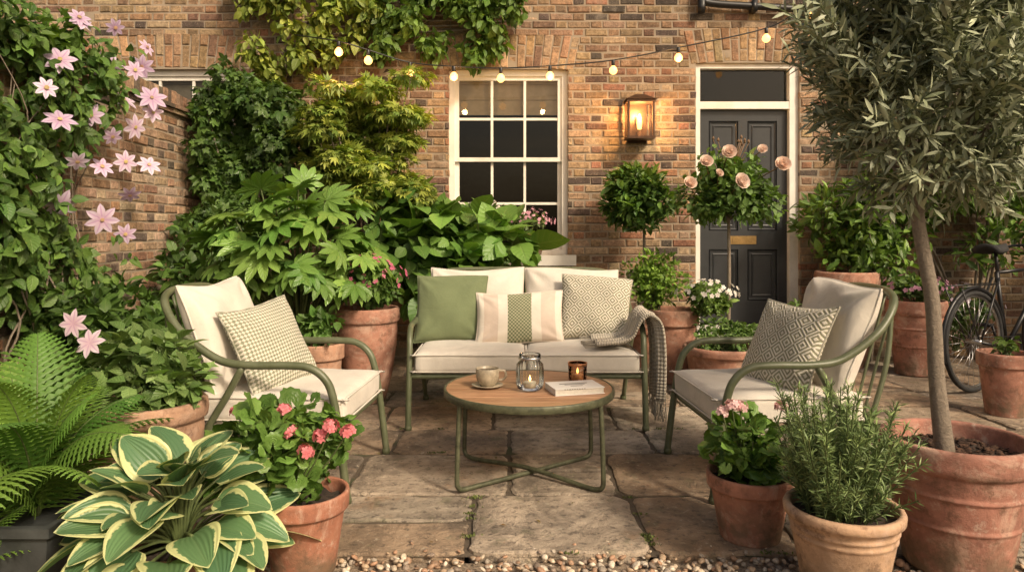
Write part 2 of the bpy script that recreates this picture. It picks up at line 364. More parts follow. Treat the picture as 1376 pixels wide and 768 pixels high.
def window(r,blind=True):
    x0,x1,z0,z1=r; z1+=.035; y=WY+.06; w=MB(); f=.055
    w.box(x0,x0+f,y,y+.1,z0,z1); w.box(x1-f,x1,y,y+.1,z0,z1); w.box(x0+f,x1-f,y,y+.1,z1-.075,z1); w.box(x0+f,x1-f,y,y+.1,z0,z0+.05)
    a,b=x0+f,x1-f; zm=(z0+z1)/2+.02
    for (p,q,yy) in ((zm-.02,z1-.075,y+.02),(z0+.05,zm+.02,y+.055)):
        s=.04; w.box(a,a+s,yy,yy+.035,p,q); w.box(b-s,b,yy,yy+.035,p,q); w.box(a+s,b-s,yy,yy+.035,p,p+s); w.box(a+s,b-s,yy,yy+.035,q-s,q)
        W=(b-a-2*s)
        for k in (1,2):
            cx=a+s+W*k/3; w.box(cx-.012,cx+.012,yy+.006,yy+.03,p+s,q-s)
        cz=(p+q)/2; w.box(a+s,b-s,yy+.0075,yy+.0285,cz-.012,cz+.012)
    w.build('sash_window_frame',MWHITE,house)
    s=MB(); s.box(x0-.07,x1+.07,WY-.09,WY+.15,z0-.10,z0-.002); s.build('window_sill',MWHITE,house)
    gl=MB(); gl.add([(a,y+.045,zm),(b,y+.045,zm),(b,y+.045,z1-.08),(a,y+.045,z1-.08)],[(0,1,2,3)]); gl.add([(a,y+.08,z0+.05),(b,y+.08,z0+.05),(b,y+.08,zm),(a,y+.08,zm)],[(0,1,2,3)]); gl.build('window_glass',MGLASS,house)
    if blind:
        c=MB()
        for k in range(5):
            zz=z1-.06-k*.075; c.box(x0+.03,x1-.03,y+.12+.01*(k%2),y+.15+.01*(k%2),zz-.075,zz-.002)
        c.build('roman_blind',MBLIND,house)
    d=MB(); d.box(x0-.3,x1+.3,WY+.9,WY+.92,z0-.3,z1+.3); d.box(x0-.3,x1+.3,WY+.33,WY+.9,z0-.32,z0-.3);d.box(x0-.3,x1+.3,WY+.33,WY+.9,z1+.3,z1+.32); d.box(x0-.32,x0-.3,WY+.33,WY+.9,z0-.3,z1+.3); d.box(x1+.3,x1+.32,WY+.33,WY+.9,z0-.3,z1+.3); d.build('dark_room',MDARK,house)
for r in wins+upw: window(r)
# door
x0,x1,_,z1=door; z1+=.03; zb=.28; y=WY+.06
w=MB(); w.box(x0,x0+.05,y-.02,y+.1,zb,z1); w.box(x1-.085,x1,y-.02,y+.1,zb,z1); w.box(x0+.05,x1-.085,y-.02,y+.1,z1-.06,z1); w.box(x0+.05,x1-.085,y-.015,y+.1,2.38,2.45); w.build('door_frame',MWHITE,house)
a,b=x0+.055,x1-.09; d=MB(); yb=y+.055; d.box(a,b,yb,yb+.04,zb+.02,2.375)
st=.095; yf=yb-.016; mid=(a+b)/2
rails=[(zb+.02,.52),(1.02,1.20),(2.27,2.375)]
for p,q in rails: d.box(a+st,b-st,yf,yb,p,q)
d.box(a,a+st,yf,yb,zb+.02,2.375); d.box(b-st,b,yf,yb,zb+.02,2.375)
for p,q in ((.52,1.02),(1.20,2.27)):
    d.box(mid-.045,mid+.045,yf,yb,p,q)
    for l,r_ in ((a+st,mid-.045),(mid+.045,b-st)):
        for k,ii in ((.012,.010),(.05,.007)):
            d.add([(l+k,yb-ii,p+k),(r_-k,yb-ii,p+k),(r_-k,yb-ii,q-k),(l+k,yb-ii,q-k),(l+k+.012,yb-.001,p+k+.012),(r_-k-.012,yb-.001,p+k+.012),(r_-k-.012,yb-.001,q-k-.012),(l+k+.012,yb-.001,q-k-.012),(l+k-.01,yb-.001,p+k-.01),(r_-k+.01,yb-.001,p+k-.01),(r_-k+.01,yb-.001,q-k+.01),(l+k-.01,yb-.001,q-k+.01)],[(0,1,5,4),(1,2,6,5),(2,3,7,6),(3,0,4,7),(8,9,1,0),(9,10,2,1),(10,11,3,2),(11,8,0,3)])
d.build('door_leaf',MDOOR,house)
h=MB(); h.box(mid-.13,mid+.13,yf-.008,yf,1.07,1.15); h.box(mid-.105,mid+.105,yf-.014,yf-.008,1.09,1.13); h.build('letter_plate',MBRASS,house)
gl=MB(); gl.add([(a,y+.05,2.45),(b,y+.05,2.45),(b,y+.05,z1-.06),(a,y+.05,z1-.06)],[(0,1,2,3)]); gl.build('transom_glass',MGLASS,house)
d=MB(); d.box(x0-.2,x1+.2,WY+.7,WY+.72,0,3.1); d.box(x0,x1,WY+.2,WY+.7,2.3,2.31); d.build('dark_hall',MDARK,house)
s=MB(); s.box(x0-.12,x1+.12,WY-.42,WY+.1,-.02,.16); s.box(x0-.02,x1+.02,WY-.12,WY+.14,.16,.282); s.build('door_step',MSTONE,house)
p=MB(); tube(p,[(1.80,6.73,6.2),(1.80,6.73,3.5),(1.82,6.73,3.40),(1.92,6.73,3.36),(2.4,6.73,3.33),(2.95,6.73,3.30),(4.5,6.73,3.26)],.035,12)
for xx in (2.3,3.2,4.1): p.box(xx-.025,xx+.025,6.69,6.79,3.28,3.385)
p.build('drain_pipe',MBLACK,house,True)

# ---------------------------------------------------------------- garden walls
def gwall(name,X,sgn,y0,y1,ztop):
    par=group(name); m=MB(); mp=lambda u,o,z:np.stack([X+sgn*o,u,z],-1)
    brick_field(m,y0,y1,0,ztop-.19,mp,[],'wall')
    for zc,pr,t in ((ztop-.185,.02,.035),(ztop-.145,.045,.03)):
        L=.22; u=y0
        while u<y1:
            c=pal(1,'wall')[0]; e=rng.normal(0,.003); xa,xb=sorted((X+sgn*(pr+e),X-sgn*(.24+pr))); m.box(xa,xb,u,min(u+L,y1),zc,zc+t,c); u+=L+.006
    u=y0
    while u<y1:
        c=pal(1,'wall')[0]; e=rng.normal(0,.005); xa,xb=sorted((X+sgn*(.01+e),X-sgn*(.25))); m.box(xa,xb,u,min(u+.065,y1),ztop-.11,ztop+e,c); u+=.074
    m.build('brickwork',MBRICK,par)
    m=MB(); xa,xb=sorted((X-sgn*.007,X-sgn*.23)); m.box(xa,xb,y0,y1,-.1,ztop-.012); m.build('mortar_core',MMORT,par)
gwall('garden_wall',-2.88,1,-1.5,6.79,2.38)
gwall('garden_wall',5.9,-1,-1.5,6.79,2.1)

# ---------------------------------------------------------------- ground
g_=MB(); g_.add([(-120,-120,-.06),(120,-120,-.06),(120,120,-.06),(-120,120,-.06)],[(0,1,2,3)]); g_.build('ground',simple('earth',(.07,.06,.04),.95,0,3,.4,.5,40))
PY0=2.62
pat=group('stone_patio')
m=MB(); m.add([(-2.87,PY0+.01,-.012),(5.89,PY0+.01,-.012),(5.89,6.82,-.012),(-2.87,6.82,-.012)],[(0,1,2,3)]); m.build('joint_bed',MJOINT,pat)
sl=MB()
def slab(x0,x1,y0,y1):
    g=.012; x0+=g;x1-=g;y0+=g;y1-=g; n=12; P=[]
    for (ax,ay,bx,by) in ((x0,y0,x1,y0),(x1,y0,x1,y1),(x1,y1,x0,y1),(x0,y1,x0,y0)):
        for k in range(n):
            t=k/n; P.append((ax+(bx-ax)*t,ay+(by-ay)*t))
    P=np.array(P)+rng.normal(0,.0038,(4*n,2)); c=P.mean(0)
    P[::n]+= (c-P[::n])/np.linalg.norm(c-P[::n],axis=1,keepdims=True)*rng.uniform(.008,.035,(4,1))
    z=rng.normal(0,.003); tl=rng.normal(0,.005,2)
    zf=lambda Q: z+(Q-c)@tl
    I=P+(c-P)/np.linalg.norm(c-P,axis=1,keepdims=True)*rng.uniform(.008,.018,(4*n,1)); N=4*n; k=np.arange(N); k2=(k+1)%N
    V=np.concatenate([np.c_[I,zf(I)],np.c_[P,zf(P)-.006],np.c_[P,np.full(N,-.05)]])
    base=np.array([(.31,.24,.17),(.35,.285,.215),(.25,.205,.16),(.33,.24,.16),(.38,.32,.245),(.27,.205,.145)])[rng.integers(6)]*rng.uniform(.8,1.18)
    sl.add(V,[k[None],np.stack([k+N,k2+N,k2,k],1),np.stack([k+2*N,k2+2*N,k2+N,k+N],1)],base)
for (x0,x1,y0,y1) in [(-2.87,-2.2,2.62,3.22),(-2.2,-1.5,2.62,3.22),(-1.5,-.86,2.62,3.22),(-.86,-.17,2.62,2.93),(-.86,-.17,2.93,3.22),(-.17,.53,2.62,3.22),(.53,1.1,2.62,3.22),(1.1,1.72,2.62,3.22),(1.72,2.5,2.62,3.22),(2.5,3.2,2.62,3.22),(3.2,4,2.62,3.22),(4,5,2.62,3.22),(5,5.89,2.62,3.22)]: slab(x0,x1,y0,y1)
ys_=[3.22,3.82,4.28,4.85,5.3,5.9,6.35,6.82]
for i in range(len(ys_)-1):
    x=-2.87
    while x<5.88:
        w=rng.uniform(.38,.85); x2=x+w if 5.89-(x+w)>.35 else 5.89
        if rng.random()<.22 and w>.5: ym=(ys_[i]+ys_[i+1])/2+rng.uniform(-.05,.05); slab(x,x2,ys_[i],ym); slab(x,x2,ym,ys_[i+1])
        else: slab(x,x2,ys_[i],ys_[i+1])
        x=x2
sl.build('stone_slabs',MSLAB,pat)
import bmesh
bm=bmesh.new(); bmesh.ops.create_icosphere(bm,subdivisions=2,radius=1); IV=np.array([v.co[:] for v in bm.verts]); IF=np.array([[v.index for v in f.verts] for f in bm.faces]); bm.free()
def pebbles(mb,P,r,C,flat=1.):
    n=len(P); sc_=r[:,None]*np.stack([rng.uniform(.8,1.3,n),rng.uniform(.7,1.1,n),rng.uniform(.45,.75,n)*flat],1)
    a=rng.uniform(0,6.28,n); R=np.zeros((n,3,3)); R[:,0,0]=np.cos(a);R[:,0,1]=-np.sin(a);R[:,1,0]=np.sin(a);R[:,1,1]=np.cos(a);R[:,2,2]=1
    tl=rng.normal(0,.25,(n,2)); R[:,2,0]=tl[:,0]; R[:,2,1]=tl[:,1]
    wob=1+rng.normal(0,.06,(n,len(IV),1)); V=np.einsum('nij,nkj->nki',R,IV[None]*sc_[:,None]*wob)+P[:,None]
    mb.add(V.reshape(-1,3),(IF[None]+np.arange(n)[:,None,None]*len(IV)).reshape(-1,3),np.repeat(C,len(IV),0))
pc=np.array([(.44,.32,.21),(.56,.46,.34),(.30,.19,.12),(.22,.17,.13),(.62,.54,.43),(.40,.24,.15),(.34,.29,.23)])
gp=MB(); n=7500; P=np.c_[rng.uniform(-2.8,3.6,n),rng.uniform(1.75,PY0+.012,n),rng.uniform(-.03,-.003,n)]
pebbles(gp,P,rng.uniform(.007,.0165,n),pc[rng.integers(0,len(pc),n)]*rng.uniform(.75,1.15,(n,1)))
n=60; P=np.c_[rng.uniform(-1,2.4,n),PY0+np.abs(rng.normal(0,.05,n)),np.full(n,.004)]; pebbles(gp,P,rng.uniform(.003,.010,n),pc[rng.integers(0,len(pc),n)])
grp=group('gravel'); gp.build('pebbles',MPEB,grp,True)
m=MB(); m.add([(-2.87,-1.5,-.03),(5.89,-1.5,-.03),(5.89,PY0,-.03),(-2.87,PY0,-.03)],[(0,1,2,3)]); m.build('gravel_bed',simple('gravel_bed',(.22,.17,.12),.9,0,90,.5,1.,120),grp)

# ---------------------------------------------------------------- leaf templates
def leaf_t(n=4,w=.3,fold=.25,curl=.25,peak=.45,cols=1,corr=0,y0=0.,pw=.8):
    xs_=np.linspace(-1,1,2*cols+1); V=[];U=[]
    for i in range(n+1):
        t=i/n; a=t**(math.log(.5)/math.log(peak)); wd=w*(math.sin(math.pi*min(max(a,.0),1))**pw if 0<a<1 else 0)+.004
        for x in xs_:
            V.append((x*wd,y0+t*(1-y0),fold*abs(x)*wd-curl*t*t+corr*wd*math.cos(x*9))); U.append((x,t))
    k=len(xs_); F=[(i*k+j,i*k+j+1,(i+1)*k+j+1,(i+1)*k+j) for i in range(n) for j in range(k-1)]
    return np.array(V),[np.array(F)],np.array(U)
def comb(parts):
    V=[];F=[];U=[];o=0
    for v,f,u in parts:
        V.append(v);U.append(u);F+=[x+o for x in f];o+=len(v)
    return np.concatenate(V),F,np.concatenate(U)
def rotz(T,a,s=1,tilt=0,off=(0,0,0)):
    v,f,u=T; v=v*s
    c,s_=math.cos(tilt),math.sin(tilt); v=np.c_[v[:,0],v[:,1]*c-v[:,2]*s_,v[:,1]*s_+v[:,2]*c]
    c,s_=math.cos(a),math.sin(a); return np.c_[v[:,0]*c-v[:,1]*s_,v[:,0]*s_+v[:,1]*c,v[:,2]]+np.array(off),f,u
L_SM=leaf_t(3,.28,.3,.2); L_OV=leaf_t(4,.30,.3,.25,.4); L_NAR=leaf_t(3,.105,.2,.1); L_RND=leaf_t(5,.42,.2,.3,.42,1); L_BAY=leaf_t(4,.21,.35,.15,.5)
L_HOS=leaf_t(14,.38,.30,.34,.40,4,.015,pw=.66); L_NEED=leaf_t(2,.06,.1,.1)
L_IVY=comb([rotz(leaf_t(3,.26,.2,.15),a,s) for a,s in ((0,1),(.95,.75),(-.95,.75),(1.9,.5),(-1.9,.5))])
L_ACER=comb([rotz(leaf_t(2,.15,.2,.25),a,s) for a,s in ((0,1),(.6,.9),(-.6,.9),(1.25,.65),(-1.25,.65))])
L_FAT=comb([rotz(leaf_t(6,.155,.35,.22,.60,1,0,.0),a,s) for a,s in ((0,1),(.52,.97),(-.52,.97),(1.05,.9),(-1.05,.9),(1.62,.78),(-1.62,.78),(2.25,.58),(-2.25,.58))])
def scal(n=10,r=.5):
    V=[(0,0,-.05)];U=[(0,0)];F=[]
    for i in range(2*n+1):
        a=-math.pi/2+.25+(2*math.pi-.5)*i/(2*n); rr=r*(1 if i%2 else .88); V.append((rr*math.cos(a)*.6,rr*math.sin(a)*.6+.0,.02)); U.append((.6,.5))
        V.append((rr*math.cos(a),rr*math.sin(a),.07*math.sin(a*3)-.02)); U.append((1,.5))
    for i in range(2*n):
        F.append((1+2*i,2+2*i,4+2*i,3+2*i))
    T=[(0,1+2*i,3+2*i) for i in range(2*n)]
    return np.array(V)+np.array([0,.5,0]),[np.array(F),np.array(T)],np.array(U)
L_GER=scal()
F_STAR=comb([rotz(leaf_t(5,.23,.15,.15,.5),k*math.pi*2/7,1,.10) for k in range(7)])
F_5=comb([rotz(leaf_t(3,.36,-.1,.15,.62),k*math.pi*2/5,1,.25) for k in range(5)])
pp=leaf_t(6,.66,.25,-.30,.66,2,pw=.55)
F_ROSE=comb([rotz(pp,k*6.283/nn+l*.6,s,t) for l,(s,t,nn) in enumerate(((1.,.20,5),(.92,.5,5),(.80,.78,5),(.68,1.0,5),(.56,1.2,4),(.46,1.35,3))) for k in range(nn)])
dome=(np.array([(0,0,.3)]+[(math.cos(a),math.sin(a),0) for a in np.linspace(0,2*math.pi,8,endpoint=False)]),[np.array([(0,1+k,1+(k+1)%8) for k in range(8)])],np.zeros((9,2))+.8)
def scatter(mb,T,P,D,U,S,C,mi=0,ws=None):
    V,F,uv=T; n=len(P); k=len(V); D=nrm(D); N=nrm(U-(U*D).sum(1,keepdims=True)*D); X=np.cross(D,N); S=np.broadcast_to(S,(n,))
    W=P[:,None]+S[:,None,None]*(V[None,:,0:1]*X[:,None]+V[None,:,1:2]*D[:,None]+V[None,:,2:3]*N[:,None])
    off=np.arange(n)[:,None,None]*k
    mb.add(W.reshape(-1,3),[(f[None]+off).reshape(-1,f.shape[1]) for f in F],np.repeat(C,k,0),np.tile(uv,(n,1)),mi)
GB=np.array([1.38,1.30,1.15])
def cols(n,a,b,j=.18,raw=False):
    t=rng.random((n,1)); c=(np.array(a)*(1-t)+np.array(b)*t)*np.exp(rng.normal(0,j,(n,1)))
    if not raw and a[1]>a[0] and a[1]>a[2]: c=c*GB
    return c
def subcl(c,R,m,shell=.6):
    d=runit(m)*(shell+(1-shell)*rng.random((m,1))); return np.array(c)+d*np.array(R)
def clump(mb,T,cs,r,n,size,ca,cb,out=.8,hang=0.,up=.8,jit=.5,sv=.25,zmin=None,mi=0,ymax=None):
    i=rng.integers(0,len(cs),n); d=runit(n); rr=r
    tone=np.exp(rng.normal(0,.17,(len(cs),1)))
    P=cs[i]+d*rr*(.35+.65*rng.random((n,1))**.6); D=d*out+rng.normal(0,jit,(n,3))+np.array([0,0,hang]); U=np.array([0,0,1.])*up+d*.7+rng.normal(0,.3,(n,3))
    C=cols(n,ca,cb)*tone[i]; S=size*np.exp(rng.normal(0,sv,n)); k=np.ones(n,bool)
    if zmin is not None: k&=P[:,2]>zmin
    if ymax is not None: k&=P[:,1]<ymax
    scatter(mb,T,P[k],D[k],U[k],S[k],C[k],mi)
def stems(mb,base,cs,r=.006,col=(1,1,1),mi=1,bend=.1):
    b=np.array(base,float)
    for c in cs:
        mid=b*.5+c*.5+rng.normal(0,bend*.3,3); mid[:2]=b[:2]*.65+c[:2]*.35+rng.normal(0,bend*.3,2); tube(mb,[b+rng.normal(0,.015,3)*[1,1,0],mid,c],r,5,4,mi=mi,rs=[r*1.2,r,r*.5],cap=False)

# ---------------------------------------------------------------- pots
def pot(x,y,r,h,kind='std',name='terracotta_pot',tone=(.43,.185,.10),z=0,mat=None):
    e=group(name,(x,y,z)); m=MB(); rb=r*.70; c=np.array(tone)*rng.uniform(.80,1.04)*np.array([.88,.95,1.05])
    if kind=='std':
        P=[(0,0),(rb*.96,0),(rb,.008),(r*.90,h*.76),(r*.905,h*.78),(r*.985,h*.785),(r*1.0,h*.80),(r*1.01,h*.97),(r*.995,h),(r*.93,h),(r*.91,h*.985),(r*.88,h*.82),(r*.86,h*.7)]
    elif kind=='urn':
        P=[(0,0),(rb*.8,0),(rb*.83,.01),(r*.80,h*.30),(r*.93,h*.58),(r*.965,h*.75),(r*.955,h*.83),(r*.965,h*.845),(r*1.03,h*.86),(r*1.05,h*.92),(r*1.03,h*.985),(r*.99,h),(r*.91,h),(r*.89,h*.97),(r*.87,h*.85)]
    elif kind=='band':
        ln=lambda t:rb+(r*.95-rb)*t/.8
        P=[(0,0),(rb*.98,0),(rb,.01)]
        for t in (.38,.62):
            P+=[(ln(t)-.0005,h*t-.003),(ln(t)+.005,h*t+.001),(ln(t+.02)+.005,h*(t+.022)-.002),(ln(t+.022),h*(t+.022)+.003)]
        P+=[(ln(.80),h*.80),(ln(.80)+.004,h*.803),(r*1.0,h*.825),(r*1.02,h*.85),(r*1.025,h*.95),(r*1.01,h*.99),(r*.98,h),(r*.93,h),(r*.91,h*.985),(r*.88,h*.82),(r*.86,h*.7)]
    elif kind=='cream':
        P=[(0,0),(rb*.98,0),(rb,.01),(r*.88,h*.66),(r*.90,h*.67),(r*.905,h*.70),(r*.89,h*.71),(r*.9,h*.75),(r*.93,h*.765),(r*.93,h*.79),(r*.91,h*.8),(r*.96,h*.87),(r*1.02,h*.89),(r*1.03,h*.96),(r*1.0,h),(r*.92,h),(r*.9,h*.97),(r*.87,h*.8)]
    else:
        P=[(0,0),(rb,0),(rb*1.02,.01),(r*.86,h*.45),(r*.94,h*.75),(r*.955,h*.82),(r*1.02,h*.84),(r*1.03,h*.95),(r*1.0,h),(r*.94,h),(r*.92,h*.96),(r*.89,h*.8)]
    Q=[P[0]]
    for a,b in zip(P[:-1],P[1:]):
        L=math.hypot(b[0]-a[0],b[1]-a[1]); k=max(1,int(L/.008))
        for q in range(1,k+1): Q.append((a[0]+(b[0]-a[0])*q/k,a[1]+(b[1]-a[1])*q/k))
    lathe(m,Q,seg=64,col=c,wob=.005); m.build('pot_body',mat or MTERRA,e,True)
    s=MB(); rs=r*.885; zs=h*.86
    V=[(0,0,zs+.01)];F=[]
    for k in range(1,6):
        for j in range(24):
            a=j*math.pi/12; V.append((rs*k/5*math.cos(a),rs*k/5*math.sin(a),zs+rng.normal(0,.006)))
    for j in range(24): F.append((0,1+j,1+(j+1)%24))
    for k in range(4):
        for j in range(24): a=1+k*24+j;b=1+k*24+(j+1)%24; F.append((a,a+24,b+24,b))
    s.add(V,F); s.build('soil',MSOIL,e,True)
    if h>.35 and kind=='band':
        q=MB(); n=420; rr=rs*np.sqrt(rng.random(n))*.95; a=rng.uniform(0,6.28,n); pebbles(q,np.c_[rr*np.cos(a),rr*np.sin(a),np.full(n,zs+.008)],rng.uniform(.004,.013,n),np.array([(.045,.022,.012)])*rng.uniform(.4,2,(n,1)),.6); q.build('bark_mulch',MMULCH,e,False)
    return h*.86

# ---------------------------------------------------------------- furniture
def rbox(hx,hy,hz,r,n=14,puff=.0,wr=.004,seed=0):
    qs=[];F=[];o=0; t=np.linspace(-1,1,n+1); A,B=np.meshgrid(t,t,indexing='ij')
    for ax in range(3):
        for s in (-1,1):
            q=np.zeros((n+1,n+1,3)); q[...,ax]=s; q[...,(ax+1)%3]=A; q[...,(ax+2)%3]=B; qs.append(q.reshape(-1,3))
            i,j=np.meshgrid(np.arange(n),np.arange(n),indexing='ij'); i=i.ravel();j=j.ravel(); k=n+1
            f=np.stack([i*k+j,(i+1)*k+j,(i+1)*k+j+1,i*k+j+1],1)
            if s<0: f=f[:,::-1]
            F.append(f+o); o+=(n+1)**2
    q=np.concatenate(qs); h=np.array([hx,hy,hz]); q2=np.sign(q)*np.abs(q)**.75
    p=q2*h; inn=h-r; c=np.clip(p,-inn,inn); d=p-c; P=c+r*nrm(d)
    u,v=P[:,0]/hx,P[:,1]/hy; k=np.clip(1-u*u,0,1)*np.clip(1-v*v,0,1)
    P[:,2]+=np.sign(P[:,2])*puff*k**.6*(np.abs(P[:,2])>hz*.5)
    w=np.sin(P[:,0]*23+seed)*np.sin(P[:,1]*19+seed*2)+.6*np.sin(P[:,0]*47+P[:,1]*31+seed)
    P[:,2]+=wr*w*(.3+k); P[:,0]+=wr*.7*np.sin(P[:,1]*17+P[:,2]*20+seed); P[:,1]+=wr*.7*np.sin(P[:,0]*15+seed)
    return P,F,np.stack([(u+1)/2,(v+1)/2],1)
def place(P,loc,tilt=0,yaw=0,roll=0):
    W=np.array([0,1.,0]);H=np.array([-math.sin(tilt),0,math.cos(tilt)]);N=np.array([math.cos(tilt),0,math.sin(tilt)])
    c,s=math.cos(roll),math.sin(roll); W,H=c*W+s*H,-s*W+c*H
    Q=P[:,0:1]*W+P[:,1:2]*H+P[:,2:3]*N; c,s=math.cos(yaw),math.sin(yaw)
    return np.c_[Q[:,0]*c-Q[:,1]*s,Q[:,0]*s+Q[:,1]*c,Q[:,2]]+np.array(loc)
def pillow(name,w,h,t,mat,par,loc,tilt,yaw=0,roll=0,pinch=.07,seed=0,n=34,pw=.42,wr=.006):
    a=np.linspace(-1,1,n+1); A,B=np.meshgrid(a,a,indexing='ij'); A=np.sin(A*math.pi/2)*.5+A*.5; B=np.sin(B*math.pi/2)*.5+B*.5
    X=w/2*A*(1-pinch*(1-B*B)); Y=h/2*B*(1-pinch*(1-A*A)); K=np.clip((1-A**2)*(1-B**2),0,1)
    crease=wr*(np.sin(A*5+seed)*np.sin(B*4+seed*1.7)+.6*np.sin(A*4*B+seed)+.3*np.sin((A-.5*B)*7+seed))*K**.3
    for sx in (-1,1):
        for sy in (-1,1):
            rr=np.hypot(A-sx,B-sy); an=np.arctan2(B-sy,A-sx); crease+=wr*.8*np.sin(an*9+seed)*np.exp(-((rr-.45)/.28)**2)
    Z=t/2*K**pw; k=n+1
    i,j=np.meshgrid(np.arange(n),np.arange(n),indexing='ij'); i=i.ravel();j=j.ravel(); f=np.stack([i*k+j,(i+1)*k+j,(i+1)*k+j+1,i*k+j+1],1)
    top=np.stack([X,Y,Z+crease],-1).reshape(-1,3); bot=np.stack([X,Y,-Z*.9],-1).reshape(-1,3)
    top[:,1]-=.012*np.sin(top[:,0]*8+seed); bot[:,1]-=.012*np.sin(bot[:,0]*8+seed)
    uv=np.stack([(A+1)/2*(w/h if abs(w-h)<.05 else 1),(B+1)/2],-1).reshape(-1,2)
    m=MB(); m.add(place(top,loc,tilt,yaw,roll),f,uv=uv); m.add(place(bot,loc,tilt,yaw,roll),f[:,::-1],uv=uv)
    idx=[ii*k for ii in range(n+1)]+[n*k+jj for jj in range(1,n+1)]+[ii*k+n for ii in range(n-1,-1,-1)]+[jj for jj in range(n-1,0,-1)]
    m.build(name,mat,par,True)
    s=MB(); tube(s,place(top[idx],loc,tilt,yaw,roll),.005,6,1,True); s.build(name+'_piping',mat,par,True)
def seat_frame(par,hw,spn):
    m=MB(); R=.018
    half=[(.45,hw,0),(.415,hw,.28),(.385,hw,.46),(.35,hw+.004,.545),(.28,hw+.008,.595),(.18,hw+.012,.605),(0,hw+.015,.605),(-.14,hw+.01,.63),(-.31,hw,.745),(-.42,hw-.06,.86),(-.465,hw-.17,.91)]
    path=[(x,-y,z) for x,y,z in half]+([(-.475,0,.92)] if hw<.5 else [(-.475,-.25,.92),(-.475,.25,.92)])+half[::-1]
    tube(m,path,R,14,8)
    for s in (-1,1):
        tube(m,[(-.02,s*(hw+.012),.60),(-.10,s*(hw+.005),.46),(-.18,s*hw,.33),(-.36,s*(hw-.01),0)],R*.9,12,6)
        tube(m,[(-.30,s*(hw-.06),.30),(-.40,s*(hw-.08),.6),(-.45,s*(hw-.12),.89)],.012,10,5)
        for xx in (.45,-.36): lathe(m,[(0,0),(.022,0),(.022,.02),(.019,.03)],(xx-(.004 if xx>0 else -.01),s*(hw if xx>0 else hw-.01),0),14)
    c=.05; q=hw-.012
    tube(m,[(.395,-q+c,.315),(.395,0,.315),(.395,q-c,.315),(.38,q-.012,.315),(.345,q,.315),(0,q,.31),(-.26,q,.30),(-.30,q-.03,.30),(-.31,q-c-.02,.30),(-.31,0,.30),(-.31,-q+c+.02,.30),(-.30,-q+.03,.30),(-.26,-q,.30),(0,-q,.31),(.345,-q,.315),(.38,-q+.012,.315)],.016,10,5,True)
    for k in range(spn):
        t=-1+2*(k+.5)/spn; y=t*(hw-.1); tube(m,[(-.31,y,.30),(-.39,y,.6),(-.47,y*1.02,.905-.03*abs(t)**4)],.007,8,4)
    for k in range(5):
        xx=-.22+k*.14; tube(m,[(xx,-q,.312),(xx,q,.312)],.008,8)
    m.build('tube_frame',MFRAME,par,True)
def seat_cushion(par,y0,y1,x0=-.27,x1=.425,seed=0,name='seat_cushion'):
    hx,hy,hz=(x1-x0)/2,(y1-y0)/2-.004,.062; P,F,uv=rbox(hx,hy,hz,.035,22,.018,.0032,seed)
    off=np.array([(x0+x1)/2,(y0+y1)/2,.335+hz]); m=MB(); m.add(P+off,F,uv=uv); o=m.build(name,MLINEN,par,True)
    s=MB()
    for zz in (hz-.012,-hz+.012):
        r=.03; pts=[]
        for cx,cy,a0 in ((hx-r,hy-r,0),(-hx+r,hy-r,1),(-hx+r,-hy+r,2),(hx-r,-hy+r,3)):
            for t in np.linspace(0,1,4): a=(a0+t)*math.pi/2; pts.append((cx+r*math.cos(a),cy+r*math.sin(a),zz))
        P2=np.array(pts); P2[:,0]+=.002*np.sin(P2[:,1]*17+seed); tube(s,P2+off,.0045,6,3,True)
    s.build(name+'_piping',MLINEN,par,True)
def chair(x,y,rz,seed,mat,yw,plx):
    e=group('garden_armchair',(x,y,0),rz); seat_frame(e,.35,7); seat_cushion(e,-.325,.325,seed=seed)
    pillow('back_cushion',.60,.54,.19,MLINEN,e,(-.265,.0,.69),.36,0,0,.03,seed+1,pw=.3,wr=.010)
    pillow('scatter_cushion',.47,.45,.15,mat,e,plx,.50,yw,.05,.08,seed+2,pw=.45)
    return e
chair(-1.15,3.50,math.radians(-4),1,MKNIT,-.35,(-.02,-.06,.645))
chair(1.31,3.50,math.radians(184),5,MDIAM,.30,(-.02,.06,.645))
sofa=group('garden_sofa',(.09,4.70,0),math.radians(-90)); seat_frame(sofa,.715,13)
seat_cushion(sofa,-.69,0,seed=3); seat_cushion(sofa,0,.69,seed=8)
pillow('back_cushion',.66,.51,.18,MLINEN,sofa,(-.27,-.335,.685),.30,0,.0,.03,2,pw=.3,wr=.010); pillow('back_cushion',.66,.51,.18,MLINEN,sofa,(-.27,.335,.685),.30,0,0,.03,6,pw=.3,wr=.010)
pillow('green_cushion',.48,.46,.16,MGREEN,sofa,(-.08,-.50,.675),.33,.06,-.04,.06,4,pw=.42)
pillow('striped_cushion',.58,.35,.15,MSTRIPE,sofa,(.0,-.04,.625),.40,0,.0,.05,9,pw=.42)
pillow('diamond_cushion',.48,.45,.15,MDIAM,sofa,(-.08,.47,.675),.33,-.10,-.08,.07,11,pw=.42)
th=group('knitted_throw'); m=MB()
path=spline([(.50,.485),(.58,.487),(.66,.492),(.73,.53),(.765,.61),(.80,.665),(.845,.655),(.872,.60),(.885,.48),(.89,.35),(.892,.24),(.893,.15)],5); nu=len(path); nv=28; V=[];U=[]
for i,(px,pz) in enumerate(path):
    t=i/(nu-1)
    for j in range(nv+1):
        v=j/nv; y=4.28+.38*(v)*(1-.25*t)+.02*math.sin(t*7)
        fold=.022*math.sin(v*19+t*2)*(.3+t); fold2=.012*math.sin(v*31+t*5)
        V.append((px+(fold if t>.4 else fold*.3)+.012,y-.01*math.sin(v*12)*t,pz+(fold2 if t<.55 else 0)+.012+.012*math.sin(v*8)*(t<.5))); U.append((v,t))
